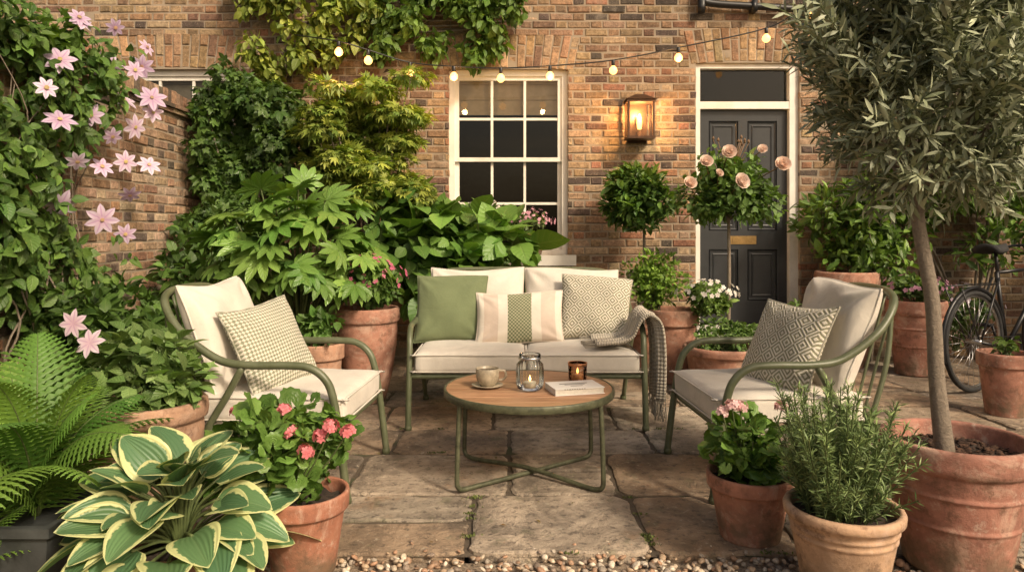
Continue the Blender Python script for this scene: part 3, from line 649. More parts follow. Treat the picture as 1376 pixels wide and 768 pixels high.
k=nv+1; F=[(i*k+j,i*k+j+1,(i+1)*k+j+1,(i+1)*k+j) for i in range(nu-1) for j in range(nv)]
m.add(V,F,uv=U); o=m.build('throw_cloth',MTHROW,th,True); sm=o.modifiers.new('s','SOLIDIFY'); sm.thickness=.014
m=MB()
for j in range(0,nv+1):
    for rep in range(2):
        a=np.array(V[(nu-1)*k+j])+[0,rep*.005,0]; tube(m,[a,a+[rng.normal(0,.006),rng.normal(0,.006),-.04],a+[rng.normal(0,.012),rng.normal(0,.012),-.12]],.0028,5,3)
    a=np.array(V[j]); tube(m,[a,a+[-.03,rng.normal(0,.006),-.002],a+[-.07,rng.normal(0,.012),-.004]],.0028,5,3)
m.build('fringe',MTHROW,th,True)

# table
tb=group('round_coffee_table',(.083,3.48,0)); R=.415; H=.435; m=MB(); ns=9; ri=R-.009; w=2*ri/ns
for k in range(ns):
    y0=-ri+k*w+.0022; y1=-ri+(k+1)*w-.0022; yy=np.linspace(max(y0,-ri+.0006),min(y1,ri-.0006),7); xx=np.sqrt(np.maximum(ri*ri-yy*yy,0))
    P=np.r_[np.c_[xx,yy],np.c_[-xx[::-1],yy[::-1]]]; n=len(P); kk=np.arange(n); k2=(kk+1)%n; c=P.mean(0); I=P+(c-P)*np.array([.004,.025])
    V=np.concatenate([np.c_[I,np.full(n,H)],np.c_[P,np.full(n,H-.002)],np.c_[P,np.full(n,H-.02)]]); t=rng.uniform(.8,1.15); m.add(V,[kk[None],np.stack([kk+n,k2+n,k2,kk],1),np.stack([kk+2*n,k2+2*n,k2+n,kk+n],1),(kk[::-1]+2*n)[None]],(t,t*rng.uniform(.95,1.02),t*.97))
m.build('slatted_top',MWOOD,tb)
m=MB(); lathe(m,[(R-.008,H-.034),(R,H-.034),(R+.003,H-.030),(R+.003,H-.002),(R,H+.002),(R-.006,H+.002),(R-.008,H-.001),(R-.008,H-.034)],seg=96)
m.box(-R+.02,R-.02,-.02,.02,H-.032,H-.0205); m.box(-.02,.02,-R+.02,-.021,H-.032,H-.0205); m.box(-.02,.02,.021,R-.02,H-.032,H-.0205)
for sx,sy in ((1,1),(1,-1)):
    a=np.array([.315*sx,.24*sy])
    P=lambda f,z:(a[0]*f,a[1]*f,z)
    tube(m,[P(1.02,H-.02),P(1.04,.3),P(1.06,.08),P(1.045,.03),P(.97,.014),P(.8,.013),(0,0,.013 if sy>0 else .034),P(-.8,.013),P(-.97,.014),P(-1.045,.03),P(-1.06,.08),P(-1.04,.3),P(-1.02,H-.02)],.0115,12,8)
m.build('metal_base',simple('aged_green_metal',(.085,.09,.052),.45,.2,30,.35,.2),tb,True)
e=group('coffee_cup',(-.12,3.46,H+.001)); m=MB()
lathe(m,[(0,0),(.04,0),(.045,.003),(.075,.012),(.078,.015),(.074,.016),(.04,.008),(0,.007)],seg=40)
lathe(m,[(0,.009),(.032,.009),(.034,.012),(.05,.03),(.056,.05),(.058,.092),(.0565,.094),(.054,.092),(.052,.05),(.03,.02),(0,.018)],seg=40)
tube(m,[(.055,.0,.08),(.082,0,.08),(.09,0,.06),(.08,0,.04),(.053,0,.034)],.006,10,5); m.build('stoneware_body',MCER,e,True)
m=MB(); lathe(m,[(.0535,.082),(0,.082)],seg=30); m.build('coffee',MCOFFEE,e)
e=group('glass_jar',(.086,3.40,H+.001)); m=MB(); prof=[(0,.004),(.04,.002),(.058,.01),(.064,.03),(.065,.10),(.062,.125),(.048,.143),(.046,.148),(.05,.152),(.052,.165),(.052,.172),(.049,.174),(.047,.165)]
seg=108; a=np.linspace(0,2*np.pi,seg,endpoint=False); V=[]
for r,z in prof:
    rib=1+.04*np.abs(np.cos(a*12))*(1 if .015<z<.13 else 0); V.append(np.c_[r*np.cos(a)*rib,r*np.sin(a)*rib,np.full(seg,z)])
i=np.arange(len(prof)-1)[:,None];j=np.arange(seg)[None]; m.add(np.concatenate(V),np.stack([i*seg+j,i*seg+(j+1)%seg,(i+1)*seg+(j+1)%seg,(i+1)*seg+j],-1).reshape(-1,4)); m.build('jar_body',MJAR,e,True)
m=MB(); lathe(m,[(.0525,.150),(.0545,.152),(.0545,.158),(.0525,.160)],seg=40); lathe(m,[(0,.012),(.03,.012),(.03,.04),(0,.042)],seg=24,mi=1); m.build('wire_band_and_candle',[MSTEEL,MWAX],e,True)
MFLAME=emis('flame',(1,.55,.18),6)
m=MB(); lathe(m,[(.0,.042),(.005,.048),(.006,.055),(.003,.065),(0,.073)],seg=10); m.build('flame',MFLAME,e,True)
e=group('tealight_holder',(.33,3.56,H+.001)); m=MB(); lathe(m,[(0,.003),(.036,.002),(.043,.01),(.046,.05),(.047,.10),(.0445,.10)],seg=40); m.build('copper_glass',MAMBER,e,True)
m=MB(); lathe(m,[(.0475,.088),(.0485,.09),(.0485,.1),(.047,.103),(.0445,.10)],seg=40)
for k in range(14):
    for zz in (.02,.04,.06,.08):
        a=k*math.pi/7+zz*5; m.add([(.047*math.cos(a-.1),.047*math.sin(a-.1),zz),(.0475*math.cos(a),.0475*math.sin(a),zz-.007),(.047*math.cos(a+.1),.047*math.sin(a+.1),zz),(.0475*math.cos(a),.0475*math.sin(a),zz+.007)],[(0,1,2,3)])
m.build('copper_pattern',simple('copper',(.45,.2,.1),.35,.8),e,True)
m=MB(); lathe(m,[(0,.012),(.03,.012),(.03,.045),(0,.047)],seg=24); m.build('candle',MWAX,e,True)
m=MB(); lathe(m,[(.0,.047),(.005,.053),(.006,.060),(.003,.070),(0,.078)],seg=10); m.build('flame',MFLAME,e,True)
e=group('book',(.30,3.38,H+.001),math.radians(14)); m=MB(); m.box(-.12,.12,-.085,.085,0,.003); m.box(-.12,.12,-.085,.085,.027,.030); m.box(-.1225,-.12,-.085,.085,0,.030); m.build('cover',MCOVER,e)
m=MB()
for k in range(8): m.box(-.1195,.116-.001*(k%2),-.081+.001*(k%2),.081,.0035+k*.0029,.0035+k*.0029+.0026)
m.build('pages',MPAPER,e)
m=MB()
for (a,b,c,d_) in ((-.07,.07,.02,.028),(-.05,.05,0.0,.006),(-.03,.03,-.03,-.025)): m.box(a,b,c,d_,.0302,.0308)
for k in range(9): m.box(-.08+k*.012,-.073+k*.012,-.0862,-.0852,.0275,.0295)
m.build('title_print',MINK,e)

# ---------------------------------------------------------------- lantern + string lights
e=group('wall_lantern',(1.20,6.66,2.24)); m=MB(); hw_,hd,hh=.115,.09,.17
for sx in (-1,1):
    for sy in (-1,1): m.box(sx*hw_-.009,sx*hw_+.009,sy*hd-.009,sy*hd+.009,-hh,hh)
for zz in (-hh,hh):
    m.box(-hw_-.016,hw_+.016,-hd-.016,hd+.016,zz-.011,zz+.011)
m.add([(-hw_-.03,-hd-.03,hh+.012),(hw_+.03,-hd-.03,hh+.012),(hw_+.03,hd+.03,hh+.012),(-hw_-.03,hd+.03,hh+.012),(-.04,-.03,hh+.07),(.04,-.03,hh+.07),(.04,.03,hh+.07),(-.04,.03,hh+.07)],[(0,1,5,4),(1,2,6,5),(2,3,7,6),(3,0,4,7),(4,5,6,7),(3,2,1,0)])
m.box(-.09,.09,.11,.138,-hh-.03,hh+.05); m.box(-.02,.02,.08,.112,-.02,.05); lathe(m,[(0,-hh+.01),(.03,-hh+.011),(.02,-hh+.06),(.018,-hh+.08)],seg=16)
m.build('lantern_frame',simple('aged_bronze',(.09,.05,.03),.4,.6),e)
m=MB(); q=hw_-.002;r_=hd-.002
for F_ in ([(-q,-r_),(q,-r_)],[(q,-r_),(q,r_)],[(-q,r_),(-q,-r_)]):
    (a,b),(c,d_)=F_; m.add([(a,b,-hh+.01),(c,d_,-hh+.01),(c,d_,hh-.01),(a,b,hh-.01)],[(0,1,2,3)])
m.build('lantern_glass',MGLASS,e)
m=MB(); lathe(m,[(0,-.09),(.018,-.085),(.024,-.05),(.026,-.02),(.022,.02),(.012,.05),(0,.06)],seg=20); m.build('bulb',emis('lantern_bulb',(1,.50,.15),4.),e,True)
def plight(name,loc,en,r=.03,par=None):
    l=bpy.data.lights.new(name,'POINT'); l.energy=en; l.color=(1,.52,.19); l.shadow_soft_size=r; o=bpy.data.objects.new(name,l); sc.collection.objects.link(o); o.location=loc
    if par: o.parent=par
plight('lantern_light',(0,-.04,.07),24,.03,e)
sg=group('string_lights'); bl=[(-1.47,6.0,2.73),(-1.23,6.05,2.67),(-.894,6.2,2.60),(-.51,6.2,2.565),(-.098,6.2,2.55),(.333,6.2,2.57),(.888,6.2,2.62),(1.46,6.2,2.73),(2.23,6.2,2.90),(2.62,6.2,3.09)]
m=MB(); cab=[(-2.0,6.5,3.0)]+[(x,y_,z+.075) for x,y_,z in bl]+[(3.6,6.76,3.5)]; tube(m,cab,.006,6,6)
for x,y_,z in bl: lathe(m,[(0,.08),(.012,.078),(.016,.07),(.016,.025),(.013,.02)],(x,y_,z),12)
m.build('cable_and_sockets',MBLACK,sg,True)
m=MB()
for x,y_,z in bl: lathe(m,[(.012,.028),(.018,.018),(.031,.002),(.036,-.016),(.031,-.034),(.016,-.048),(0,-.052)],(x,y_,z),16)
m.build('bulbs',MBULB,sg,True)
for x,y_,z in (bl[0],bl[3],bl[5],bl[7]): plight('bulb_light',(x,y_-.06,z-.08),6.5,.03,sg)

# ---------------------------------------------------------------- bicycle
e=group('bicycle',(3.45,5.28,0),math.radians(28)); m=MB(); Rw=.36
def wheel(cx):
    w=MB(); t=[(cx+Rw*math.cos(a),0,Rw+.015+Rw*math.sin(a)) for a in np.linspace(0,2*math.pi,40,endpoint=False)]
    tube(w,t,.019,10,1,True,mi=0); t=[(cx+(Rw-.022)*math.cos(a),0,Rw+.015+(Rw-.022)*math.sin(a)) for a in np.linspace(0,2*math.pi,40,endpoint=False)]; tube(w,t,.010,8,1,True,mi=1)
    for k in range(28):
        a=k*2*math.pi/28; b=a+(.5 if k%2 else -.5); s=.02 if k%4<2 else -.02
        tube(w,[(cx+.02*math.cos(b),s,Rw+.015+.02*math.sin(b)),(cx+(Rw-.03)*math.cos(a),0,Rw+.015+(Rw-.03)*math.sin(a))],.0014,4,1,mi=1)
    tube(w,[(cx,-.055,Rw+.015),(cx,.055,Rw+.015)],.018,12,1,mi=1)
    fg=[(cx+(Rw+.035)*math.cos(a),0,Rw+.015+(Rw+.035)*math.sin(a)) for a in np.linspace(math.radians(10 if cx<.5 else 40),math.radians(200),24)]; tube(w,fg,.016,8,1,mi=2)
    w.build('wheel',[MRUBBER,MSTEEL,MBLACK],e,True)
wheel(0); wheel(1.08); ax=(0,0,Rw+.015); bb=(.44,0,.30); st_=(.30,0,.88); hd_=(.86,0,.90); hb_=(.90,0,.76); fx=(1.08,0,Rw+.015)
for a,b,r in ((bb,st_,.016),(st_,hd_,.014),(bb,hb_,.018),((.86,0,.93),(.91,0,.70),.019),((.33,0,.80),(.28,0,1.07),.013)): tube(m,[a,b],r,12)
for s in (-.05,.05):
    tube(m,[(ax[0],s,ax[2]),(bb[0]-.05,s*.6,bb[2])],.009,8); tube(m,[(ax[0],s,ax[2]),(.29,s*.5,.84)],.008,8); tube(m,[fx[:1]+(s,fx[2]),(.97,s,.62),(.91,s*.6,.70)],.011,8)
tube(m,[(.86,0,.93),(.84,0,1.05),(.90,0,1.08)],.012,8); tube(m,[(.72,-.30,1.03),(.80,-.28,1.05),(.91,-.15,1.08),(.91,.15,1.08),(.80,.28,1.05),(.72,.30,1.03)],.011,8)
t=[(.44+.09*math.cos(a),-.06,.30+.09*math.sin(a)) for a in np.linspace(0,6.283,24,endpoint=False)]; tube(m,t,.006,6,1,True)
for s,k in ((-1,1),(1,-1)):
    tube(m,[(.44,s*.06,.30),(.44+k*.05,s*.08,.30-k*.16)],.010,8); m.box(.44+k*.05-.045,.44+k*.05+.045,s*.08+(-.09 if s<0 else .01),s*.08+(-.01 if s<0 else .09),.30-k*.16-.012,.30-k*.16+.012)
for zz in (.39,.21): tube(m,[(0,-.06,.375+(.04 if zz>.3 else -.04)),(.44,-.06,zz)],.004,5)
tube(m,[(-.02,-.05,.39),(-.26,-.06,.78)],.005,6); tube(m,[(-.02,.05,.39),(-.26,.06,.78)],.005,6)
for s in (-.06,.06): tube(m,[(.28,s*.5,.80),(-.26,s,.79)],.005,6)
m.build('bicycle_frame',MBLACK,e,True)
m=MB(); V=[];nx,ny=12,8
for i in range(nx+1):
    t=i/nx; wv_=.085*(1-t)**.7+.022
    for j in range(ny+1):
        s=j/ny*2-1; V.append((.15+.28*t,wv_*s,1.09+.015*math.cos(s*1.5)-.035*s*s-.012*math.sin(t*3.14)))
k=ny+1; m.add(V,[(i*k+j,(i+1)*k+j,(i+1)*k+j+1,i*k+j+1) for i in range(nx) for j in range(ny)]); o=m.build('saddle',MRUBBER,e,True); q=o.modifiers.new('s','SOLIDIFY'); q.thickness=.035

# ---------------------------------------------------------------- PLANTS
# olive tree
pot(1.606,2.56,.245,.46,'band',tone=(.40,.17,.11)); e=group('olive_tree'); m=MB()
tr=[(1.57,2.56,.38),(1.545,2.57,.65),(1.53,2.575,.95),(1.49,2.585,1.2),(1.475,2.59,1.38)]; tube(m,tr,.03,14,6,rs=[.034,.027,.025,.023,.022],mi=0)
cs=subcl((1.54,2.62,1.83),(.48,.40,.52),150,.25); cs=cs[cs[:,2]>1.38]
for c in cs[::5]:
    b=np.array([1.475,2.59,1.36])+rng.normal(0,.01,3); tube(m,[b,b*.5+c*.5+np.array([0,0,-.03])+rng.normal(0,.03,3),c],.01,6,4,rs=[.011,.006,.003])
m.build('trunk_and_branches',MBARK,e,True)
m=MB(); tw=MB(); P=[];D=[];U=[];S=[]
for c in cs:
    tn=rng.uniform(.8,1.2)
    for q in range(10):
        d=nrm(runit(1)[0]*.7+nrm(c-np.array([1.5,2.62,1.6]))*.75+np.array([0,0,.30])); L=rng.uniform(.10,.20); p0=c+runit(1)[0]*.05
        sd=nrm(np.cross(d,runit(1)[0])); tube(tw,[p0,p0+d*L],.0016,3,1,cap=False)
        for k in range(7):
            for s in (-1,1): P.append(p0+d*L*(k+1)/7); D.append(d*.8+sd*s*.9+rng.normal(0,.15,3)); U.append(runit(1)[0]*.7+[0,-.3,.8]); S.append(tn)
            sd=nrm(np.cross(d,sd)+.001)
P=np.array(P);D=np.array(D);U=np.array(U); n=len(P); C=cols(n,(.14,.165,.085),(.38,.41,.27),.2,True)*np.array(S)[:,None]; scatter(m,L_NAR,P,D,U,rng.uniform(.045,.075,n),C)
m.build('olive_leaves',MFINE,e,True); tw.build('twigs',MSTEM,e)

# rosemary
pot(1.11,2.37,.185,.285,'cream',tone=(.50,.30,.17)); e=group('rosemary_plant'); m=MB(); tw=MB(); P=[];D=[];C=[]
for q in range(170):
    a=rng.uniform(0,6.28); r=rng.uniform(0,.11); b=np.array([1.09+r*math.cos(a),2.37+r*math.sin(a),.25]); L=rng.uniform(.12,.41); o_=np.array([math.cos(a),math.sin(a),0])*rng.uniform(.02,.15)+rng.normal(0,.02,3)
    pts=spline([b,b+o_*.45+[0,0,L*.5],b+o_+[0,0,L]],8); tube(tw,pts,.0022,4,1,cap=False)
    tt=rng.uniform(.08,1,int(L*360)); idx=tt*(len(pts)-1); i0=np.minimum(idx.astype(int),len(pts)-2); pp_=pts[i0]+(pts[i0+1]-pts[i0])*(idx-i0)[:,None]; dd=nrm(pts[i0+1]-pts[i0])
    P.append(pp_); D.append(dd*.7+runit(len(tt))*.85); C.append(cols(len(tt),(.085,.14,.045),(.20,.27,.095),raw=True)*(.75+.5*tt[:,None]))
P=np.concatenate(P);D=np.concatenate(D);C=np.concatenate(C); scatter(m,L_NEED,P,D,runit(len(P)),rng.uniform(.026,.040,len(P)),C); m.build('needles',MFINE,e); tw.build('stems',MSTEM,e)

def geranium(x,y,z,R,h,n,heads,fc,name='geranium_plant'):
    e=group(name); m=MB(); st=MB(); cs=subcl((x,y,z+h*.45),(R*.85,R*.8,h*.45),26,.5); clump(m,L_GER,cs,.07,n,.062,(.05,.115,.022),(.11,.20,.045),out=.3,jit=.5,up=1.6,zmin=z-.06)
    m.build('leaves',MLEAF,e,True)
    for c in cs[:14]: tube(st,[(x,y,z-.02),(x*.5+c[0]*.5,y*.5+c[1]*.5,z+h*.3),c],.004,6,4,rs=[.006,.003])
    f=MB()
    for hp in heads:
        hp=np.array(hp); tube(st,[(x+(hp[0]-x)*.3,y+(hp[1]-y)*.3,z),(x*.3+hp[0]*.7,y*.3+hp[1]*.7,hp[2]*.5+z*.5),hp],.003,6,4)
        k=rng.integers(12,26); d=runit(k); d[:,2]=np.abs(d[:,2])*1.0-.15; d=nrm(d); Dd=nrm(np.cross(d,runit(k))); scatter(f,F_5,hp+d*rng.uniform(.016,.028,(k,1)),Dd,d,rng.uniform(.011,.018,k),cols(k,fc,np.array(fc)*[1.05,1.4,1.3],.12))
    st.build('stems',MSTEM,e,True); f.build('flowers',MPETAL,e,True)
pot(.935,2.78,.165,.255,tone=(.40,.17,.10)); geranium(.935,2.78,.24,.17,.22,260,[(.84,2.70,.53),(.81,2.72,.50),(.88,2.73,.52),(1.07,2.8,.50)],(.82,.48,.48))
pot(-.735,2.50,.155,.285,tone=(.43,.165,.09)); geranium(-.84,2.55,.26,.28,.33,560,[(-.79,2.45,.575),(-.62,2.42,.53),(-.66,2.44,.49),(-.76,2.42,.51),(-.58,2.5,.49),(-.97,2.5,.56),(-.70,2.40,.45)],(.78,.22,.25))

# hosta
pot(-1.07,2.28,.15,.20,tone=(.3,.15,.09)); e=group('hosta_plant'); m=MB(); st=MB(); n=78; base=np.array([-1.07,2.28,.20])
P=[];D=[];S=[]
for k in range(n):
    t=k/n; a=k*2.39996+rng.normal(0,.25)
    r=.03+.21*t**.8; z=.20+.23*(1-t)**.9+rng.normal(0,.02); o_=np.array([math.cos(a),math.sin(a),0]); p=base+o_*r; p[2]=z
    P.append(p); D.append(o_*(.6+.5*t)+np.array([0,0,.72*(1-t)+.02])); S.append(rng.uniform(.15,.21)*(.85+.2*t)); tube(st,[base+o_*.02,base+o_*r*.5+[0,0,(z-.2)*.7],p+np.array(D[-1])*.02],.005,6,3)
P=np.array(P);D=np.array(D)+rng.normal(0,.16,(n,3)); scatter(m,L_HOS,P,D,np.tile([0,-.25,1.],(n,1))+rng.normal(0,.3,(n,3))+nrm(P-base)*.35,np.array(S),cols(n,(.08,.17,.08),(.13,.24,.10),.12,True)); m.build('leaves',MHOSTA,e,True); st.build('petioles',MSTEM,e,True)

# fern: long open fronds, each pinna a narrow toothed blade with gaps between
e0=group('square_planter',(-1.66,2.42,0)); m=MB(); V=[]
for (s,z) in ((.17,0),(.20,.24),(.215,.24),(.215,.27),(.19,.27),(.185,.22)): V+=[(-s,-s,z),(s,-s,z),(s,s,z),(-s,s,z)]
m.add(V,[(i*4+j,i*4+(j+1)%4,(i+1)*4+(j+1)%4,(i+1)*4+j) for i in range(5) for j in range(4)]+[(20,21,22,23)]); m.build('planter_body',MZINC,e0)
def frond_t(np_=24):
    V=[];F=[];U=[]   # V: (offset across, position along rachis 0..1, drop, forward sweep)
    for i in range(np_):
        t=.10+.88*i/np_; L=.19*max(math.sin(math.pi*min(1,(t*.90+.12))),0)**.7+.006
        for s in (-1,1):
            ang=math.radians(76-28*t); dx,dy=math.sin(ang),math.cos(ang); K=11; o=len(V)
            for k in range(K+1):
                u=k/K; w=.0155*(1-u)**.55*(1.0 if k%2 else .45)+.0006
                cx,cy=dx*L*u,dy*L*u; dr=-.35*L*u*u
                V+=[(s*(cx-dy*w),t,dr-.002,cy+dx*w+(.006 if k%2 else 0)),(s*cx,t,dr,cy),(s*(cx+dy*w),t,dr-.002,cy-dx*w+(.006 if k%2 else 0))]; U+=[(.5,t)]*3
            for k in range(K):
                for q in (0,1): a=o+3*k+q; F.append((a,a+1,a+4,a+3))
    return np.array(V),np.array(F),np.array(U)
FV,FF,FU=frond_t()
def fern(x,y,z,n,Lr,name='fern_plant',ang=None):
    e=group(name); m=MB(); st=MB()
    for k in range(n):
        a=k*2.39996+rng.normal(0,.2); q=(k+.5)/n; L=rng.uniform(*Lr); lean=.30+.85*q; o_=np.array([math.cos(a),math.sin(a),0]); sd=np.array([-o_[1],o_[0],0])
        def pos(t): t=t[...,None]; return np.array([x,y,z])+o_*L*lean*(.25*t+.55*t**2)+np.array([0,0,1])*L*((1.05-.25*lean)*t-(.10+.42*lean)*t**2.4)
        t=FV[:,1]; d=nrm(pos(t+.01)-pos(t)); N=nrm(np.cross(d,np.tile(sd,(len(t),1)))); N*=np.sign(N[:,2:3]+.05); tw=rng.normal(0,.35)
        V=pos(t)+(sd*FV[:,0:1]+d*FV[:,3:4]+N*(FV[:,2:3]+tw*FV[:,0:1]))*L
        c=cols(1,(.045,.115,.020),(.12,.22,.040),.15)[0]; m.add(V,FF,np.tile(c,(len(V),1))*(.8+.4*t[:,None])*np.exp(rng.normal(0,.08,(len(V),1))),FU)
        tube(st,pos(np.linspace(0,.98,12)),.003,5,1,rs=[.0045,.001])
    m.build('fronds',MFINET,e,False); st.build('rachis',MSTEM,e,True)
fern(-1.64,2.44,.20,26,(.62,.92)); fern(-2.05,2.95,.1,14,(.7,.95)); fern(-1.75,2.2,.0,12,(.45,.6))

pot(-1.50,2.93,.215,.50,'urn',tone=(.47,.26,.15)); e=group('hellebore_plant'); m=MB(); cs=subcl((-1.54,2.92,.60),(.24,.18,.13),16,.5); clump(m,L_OV,cs,.08,560,.072,(.07,.135,.04),(.14,.22,.08),out=.9,up=1.2,zmin=.46); stems(m,(-1.5,2.93,.44),cs,.004); m.build('leaves',[MLEAF,MSTEM],e,True)

e=group('clematis_vine'); m=MB(); st=MB()
def wall_leaves(m,T,n,ya,yb,za,zb,ca,cb,size,prot=.16,thr=.0,seed=0,shape=None):
    y=rng.uniform(ya,yb,n); z=rng.uniform(za,zb,n)
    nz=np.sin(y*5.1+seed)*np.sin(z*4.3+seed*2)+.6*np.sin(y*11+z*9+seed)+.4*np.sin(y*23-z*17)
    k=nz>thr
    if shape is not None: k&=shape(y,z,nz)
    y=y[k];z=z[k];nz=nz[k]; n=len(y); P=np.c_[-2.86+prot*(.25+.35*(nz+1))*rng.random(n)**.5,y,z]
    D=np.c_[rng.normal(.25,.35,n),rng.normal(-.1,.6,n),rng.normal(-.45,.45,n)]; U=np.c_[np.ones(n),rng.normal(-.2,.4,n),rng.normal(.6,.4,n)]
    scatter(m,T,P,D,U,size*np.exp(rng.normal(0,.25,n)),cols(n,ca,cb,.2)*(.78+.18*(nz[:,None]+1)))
shp=lambda y,z,nz:(y<4.75+.35*np.sin(z*3)+.30*nz-.25*np.abs(z-1.7))&(z<2.36+.1*nz)
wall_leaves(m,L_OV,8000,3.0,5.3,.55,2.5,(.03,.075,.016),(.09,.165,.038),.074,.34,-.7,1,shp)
cs=np.c_[rng.uniform(-3.0,-2.7,12),rng.uniform(3.4,4.4,12),rng.uniform(2.28,2.46,12)]; clump(m,L_OV,cs,.11,650,.07,(.05,.11,.02),(.11,.2,.045),out=.8)
m.build('leaves',MLEAF,e,True)
for k in range(26):
    y0=rng.uniform(3.3,4.6); pts=[(-2.84+rng.uniform(0,.08),y0,0)]
    for q in range(7): pts.append((-2.84+rng.uniform(0,.16),pts[-1][1]+rng.normal(0,.09),pts[-1][2]+rng.uniform(.22,.38)))
    tube(st,pts,.005,5,4,rs=[.008,.003])
st.build('vines',MBARK,e,True)
f=MB(); fc=MB()
fl=np.array([(-2.6,4.07,1.84),(-2.6,4.45,1.56),(-2.62,4.75,2.11),(-2.62,4.99,2.53),(-2.62,4.68,2.54),(-2.6,4.74,1.69),(-2.62,5.05,2.12),(-2.62,5.0,2.37),(-2.62,5.0,1.72),(-2.6,4.64,1.83),(-2.6,4.02,1.40),(-2.62,4.85,1.14),(-2.62,4.25,2.53),(-2.62,5.1,2.04),(-2.6,4.3,2.45),(-2.6,4.4,1.95),(-2.62,4.1,2.2),(-2.6,4.85,2.3),(-2.6,4.2,1.6),(-2.62,4.9,1.9),(-2.6,4.6,2.3),(-2.62,4.8,1.5),(-2.62,3.9,2.0),(-2.62,4.6,1.3)])
fl=fl+rng.normal(0,.025,fl.shape); n=len(fl); Un=nrm(np.c_[rng.uniform(.4,1,n),rng.uniform(-1.1,-.3,n),rng.normal(.1,.5,n)]); Dn=np.cross(Un,runit(n))
scatter(f,F_STAR,fl,Dn,Un,rng.uniform(.060,.115,n),cols(n,(.60,.47,.64),(.76,.66,.78),.08)); scatter(fc,dome,fl+Un*.012,Dn,Un,np.full(n,.013),cols(n,(.50,.42,.15),(.5,.3,.2),raw=True))
xf=np.array([(-1.66,2.78,.76),(-1.80,2.9,.82)]); scatter(f,F_STAR,xf,np.array([(1,0,.2),(.8,0,.5)]),np.array([(0,-1,.5),(.2,-1,.2)]),.062,cols(2,(.68,.54,.66),(.76,.66,.72),.05)); f.build('flowers',MCLEM,e,True); fc.build('flower_centres',MPETAL,e,True)

e=group('border_shrub'); m=MB(); cs=np.concatenate([subcl((-2.45,4.3,.45),(.35,.8,.4),26,.3),subcl((-2.3,5.3,.6),(.4,.6,.6),26,.3)]); clump(m,L_OV,cs,.17,2600,.085,(.025,.06,.014),(.07,.14,.03)); m.build('leaves',MLEAF,e,True)

e=group('ivy_climber'); m=MB(); cs=np.concatenate([subcl((-2.36,6.3,2.02),(.52,.34,.66),52,.45),subcl((-2.45,6.1,1.2),(.35,.4,.5),20,.4)]); clump(m,L_IVY,cs,.15,6600,.058,(.024,.062,.015),(.075,.14,.034),out=.6,hang=-.5,up=.4,ymax=6.78); stems(m,(-2.4,6.6,0),cs[::4],.012); m.build('leaves',[MGLOSS,MBARK],e,True)
e=group('japanese_maple'); m=MB(); cs=np.concatenate([subcl((-1.28,6.15,2.12),(.60,.38,.60),46,.45),subcl((-.98,6.1,1.5),(.45,.35,.35),20,.4)]); cs=cs[np.abs(cs[:,0]+1.2)<.66]
clump(m,L_ACER,cs,np.array([.19,.17,.07]),7800,.064,(.09,.16,.03),(.22,.26,.05),out=.9,hang=-.35,up=1.3,ymax=6.78); stems(m,(-1.3,6.3,0),cs[::2],.012); m.build('leaves',[MFINET,MBARK],e,True)
e=group('wisteria_vine'); m=MB(); st=MB()
sw=[]
for k in range(150):
    x=rng.uniform(-2.55,.05); top=3.75; low=3.02-.14*math.sin(x*4+1)+(.0 if x<-.9 else .08)-(.35 if x<-1.9 else 0)+(.25 if x>-.1 else 0); z=rng.uniform(low,top)
    if math.sin(x*7+z*5)+.5*math.sin(x*15-z*9)<-.75: continue
    sw.append((x,6.66-rng.uniform(0,.14),z))
for x0_,z0_,L in ((-.33,3.0,.25),(-.18,3.05,.18),(-1.25,3.0,.2),(-2.3,2.8,.3),(-.75,3.0,.15),(-1.7,3.0,.22)):
    for q in range(4): sw.append((x0_+rng.normal(0,.03),6.66,z0_-L*q/4))
sw=np.array(sw); g1=(sw[:,0]<-1.25)
for mask,ca,cb in ((g1,(.10,.16,.03),(.22,.26,.05)),(~g1,(.045,.10,.02),(.11,.19,.035))):
    c_=sw[mask]; clump(m,L_OV,c_,np.array([.12,.08,.10]),len(c_)*34,.078,ca,cb,out=.5,hang=-.6,up=.4,ymax=6.79)
m.build('leaves',MLEAF,e,True)
for k in range(6): tube(st,[(-2.4+k*.03,6.76,0),(-2.3,6.75,1.5+.1*k),(-2.1,6.74,2.8+.05*k),(-1.4,6.73,3.05+.06*k),(-.6,6.73,3.1+.05*k),(.0,6.73,3.15+.04*k)],.009,6,6)
st.build('vines',MBARK,e,True)

e=group('hydrangea_shrub'); m=MB(); cs=np.concatenate([subcl((-.42,5.95,.95),(.55,.35,.42),34,.4),subcl((-.95,5.8,1.15),(.3,.3,.35),12,.4)]); clump(m,L_RND,cs,.17,1000,.15,(.045,.11,.022),(.11,.21,.045),out=.9,hang=-.05,up=1.0,ymax=6.76); stems(m,(-.5,6.0,0),cs[::2],.008); m.build('leaves',[MLEAF,MSTEM],e,True)
pot(-1.02,5.0,.215,.66,'urn',tone=(.40,.18,.11)); pot(-1.26,4.62,.16,.47,tone=(.46,.24,.14))
e=group('fatsia_plant'); m=MB(); n=96; c0=np.array([-1.50,4.95,.98]); d=runit(n); d[:,2]=np.abs(d[:,2])*1.3-.45; d[:,1]-=.30; d=nrm(d); rad=rng.uniform(.62,1,(n,1)); P=c0+d*np.array([.60,.42,.58])*rad
lat=np.cross(d,[0,0,1.]); D=d*.55+np.array([0,0,-.30])+lat*rng.normal(0,.55,(n,1))+rng.normal(0,.15,(n,3)); U=d*.8+np.array([0,-.25,.75])+rng.normal(0,.22,(n,3)); scatter(m,L_FAT,P,D,U,rng.uniform(.15,.23,n),cols(n,(.065,.155,.03),(.15,.255,.062),.16))
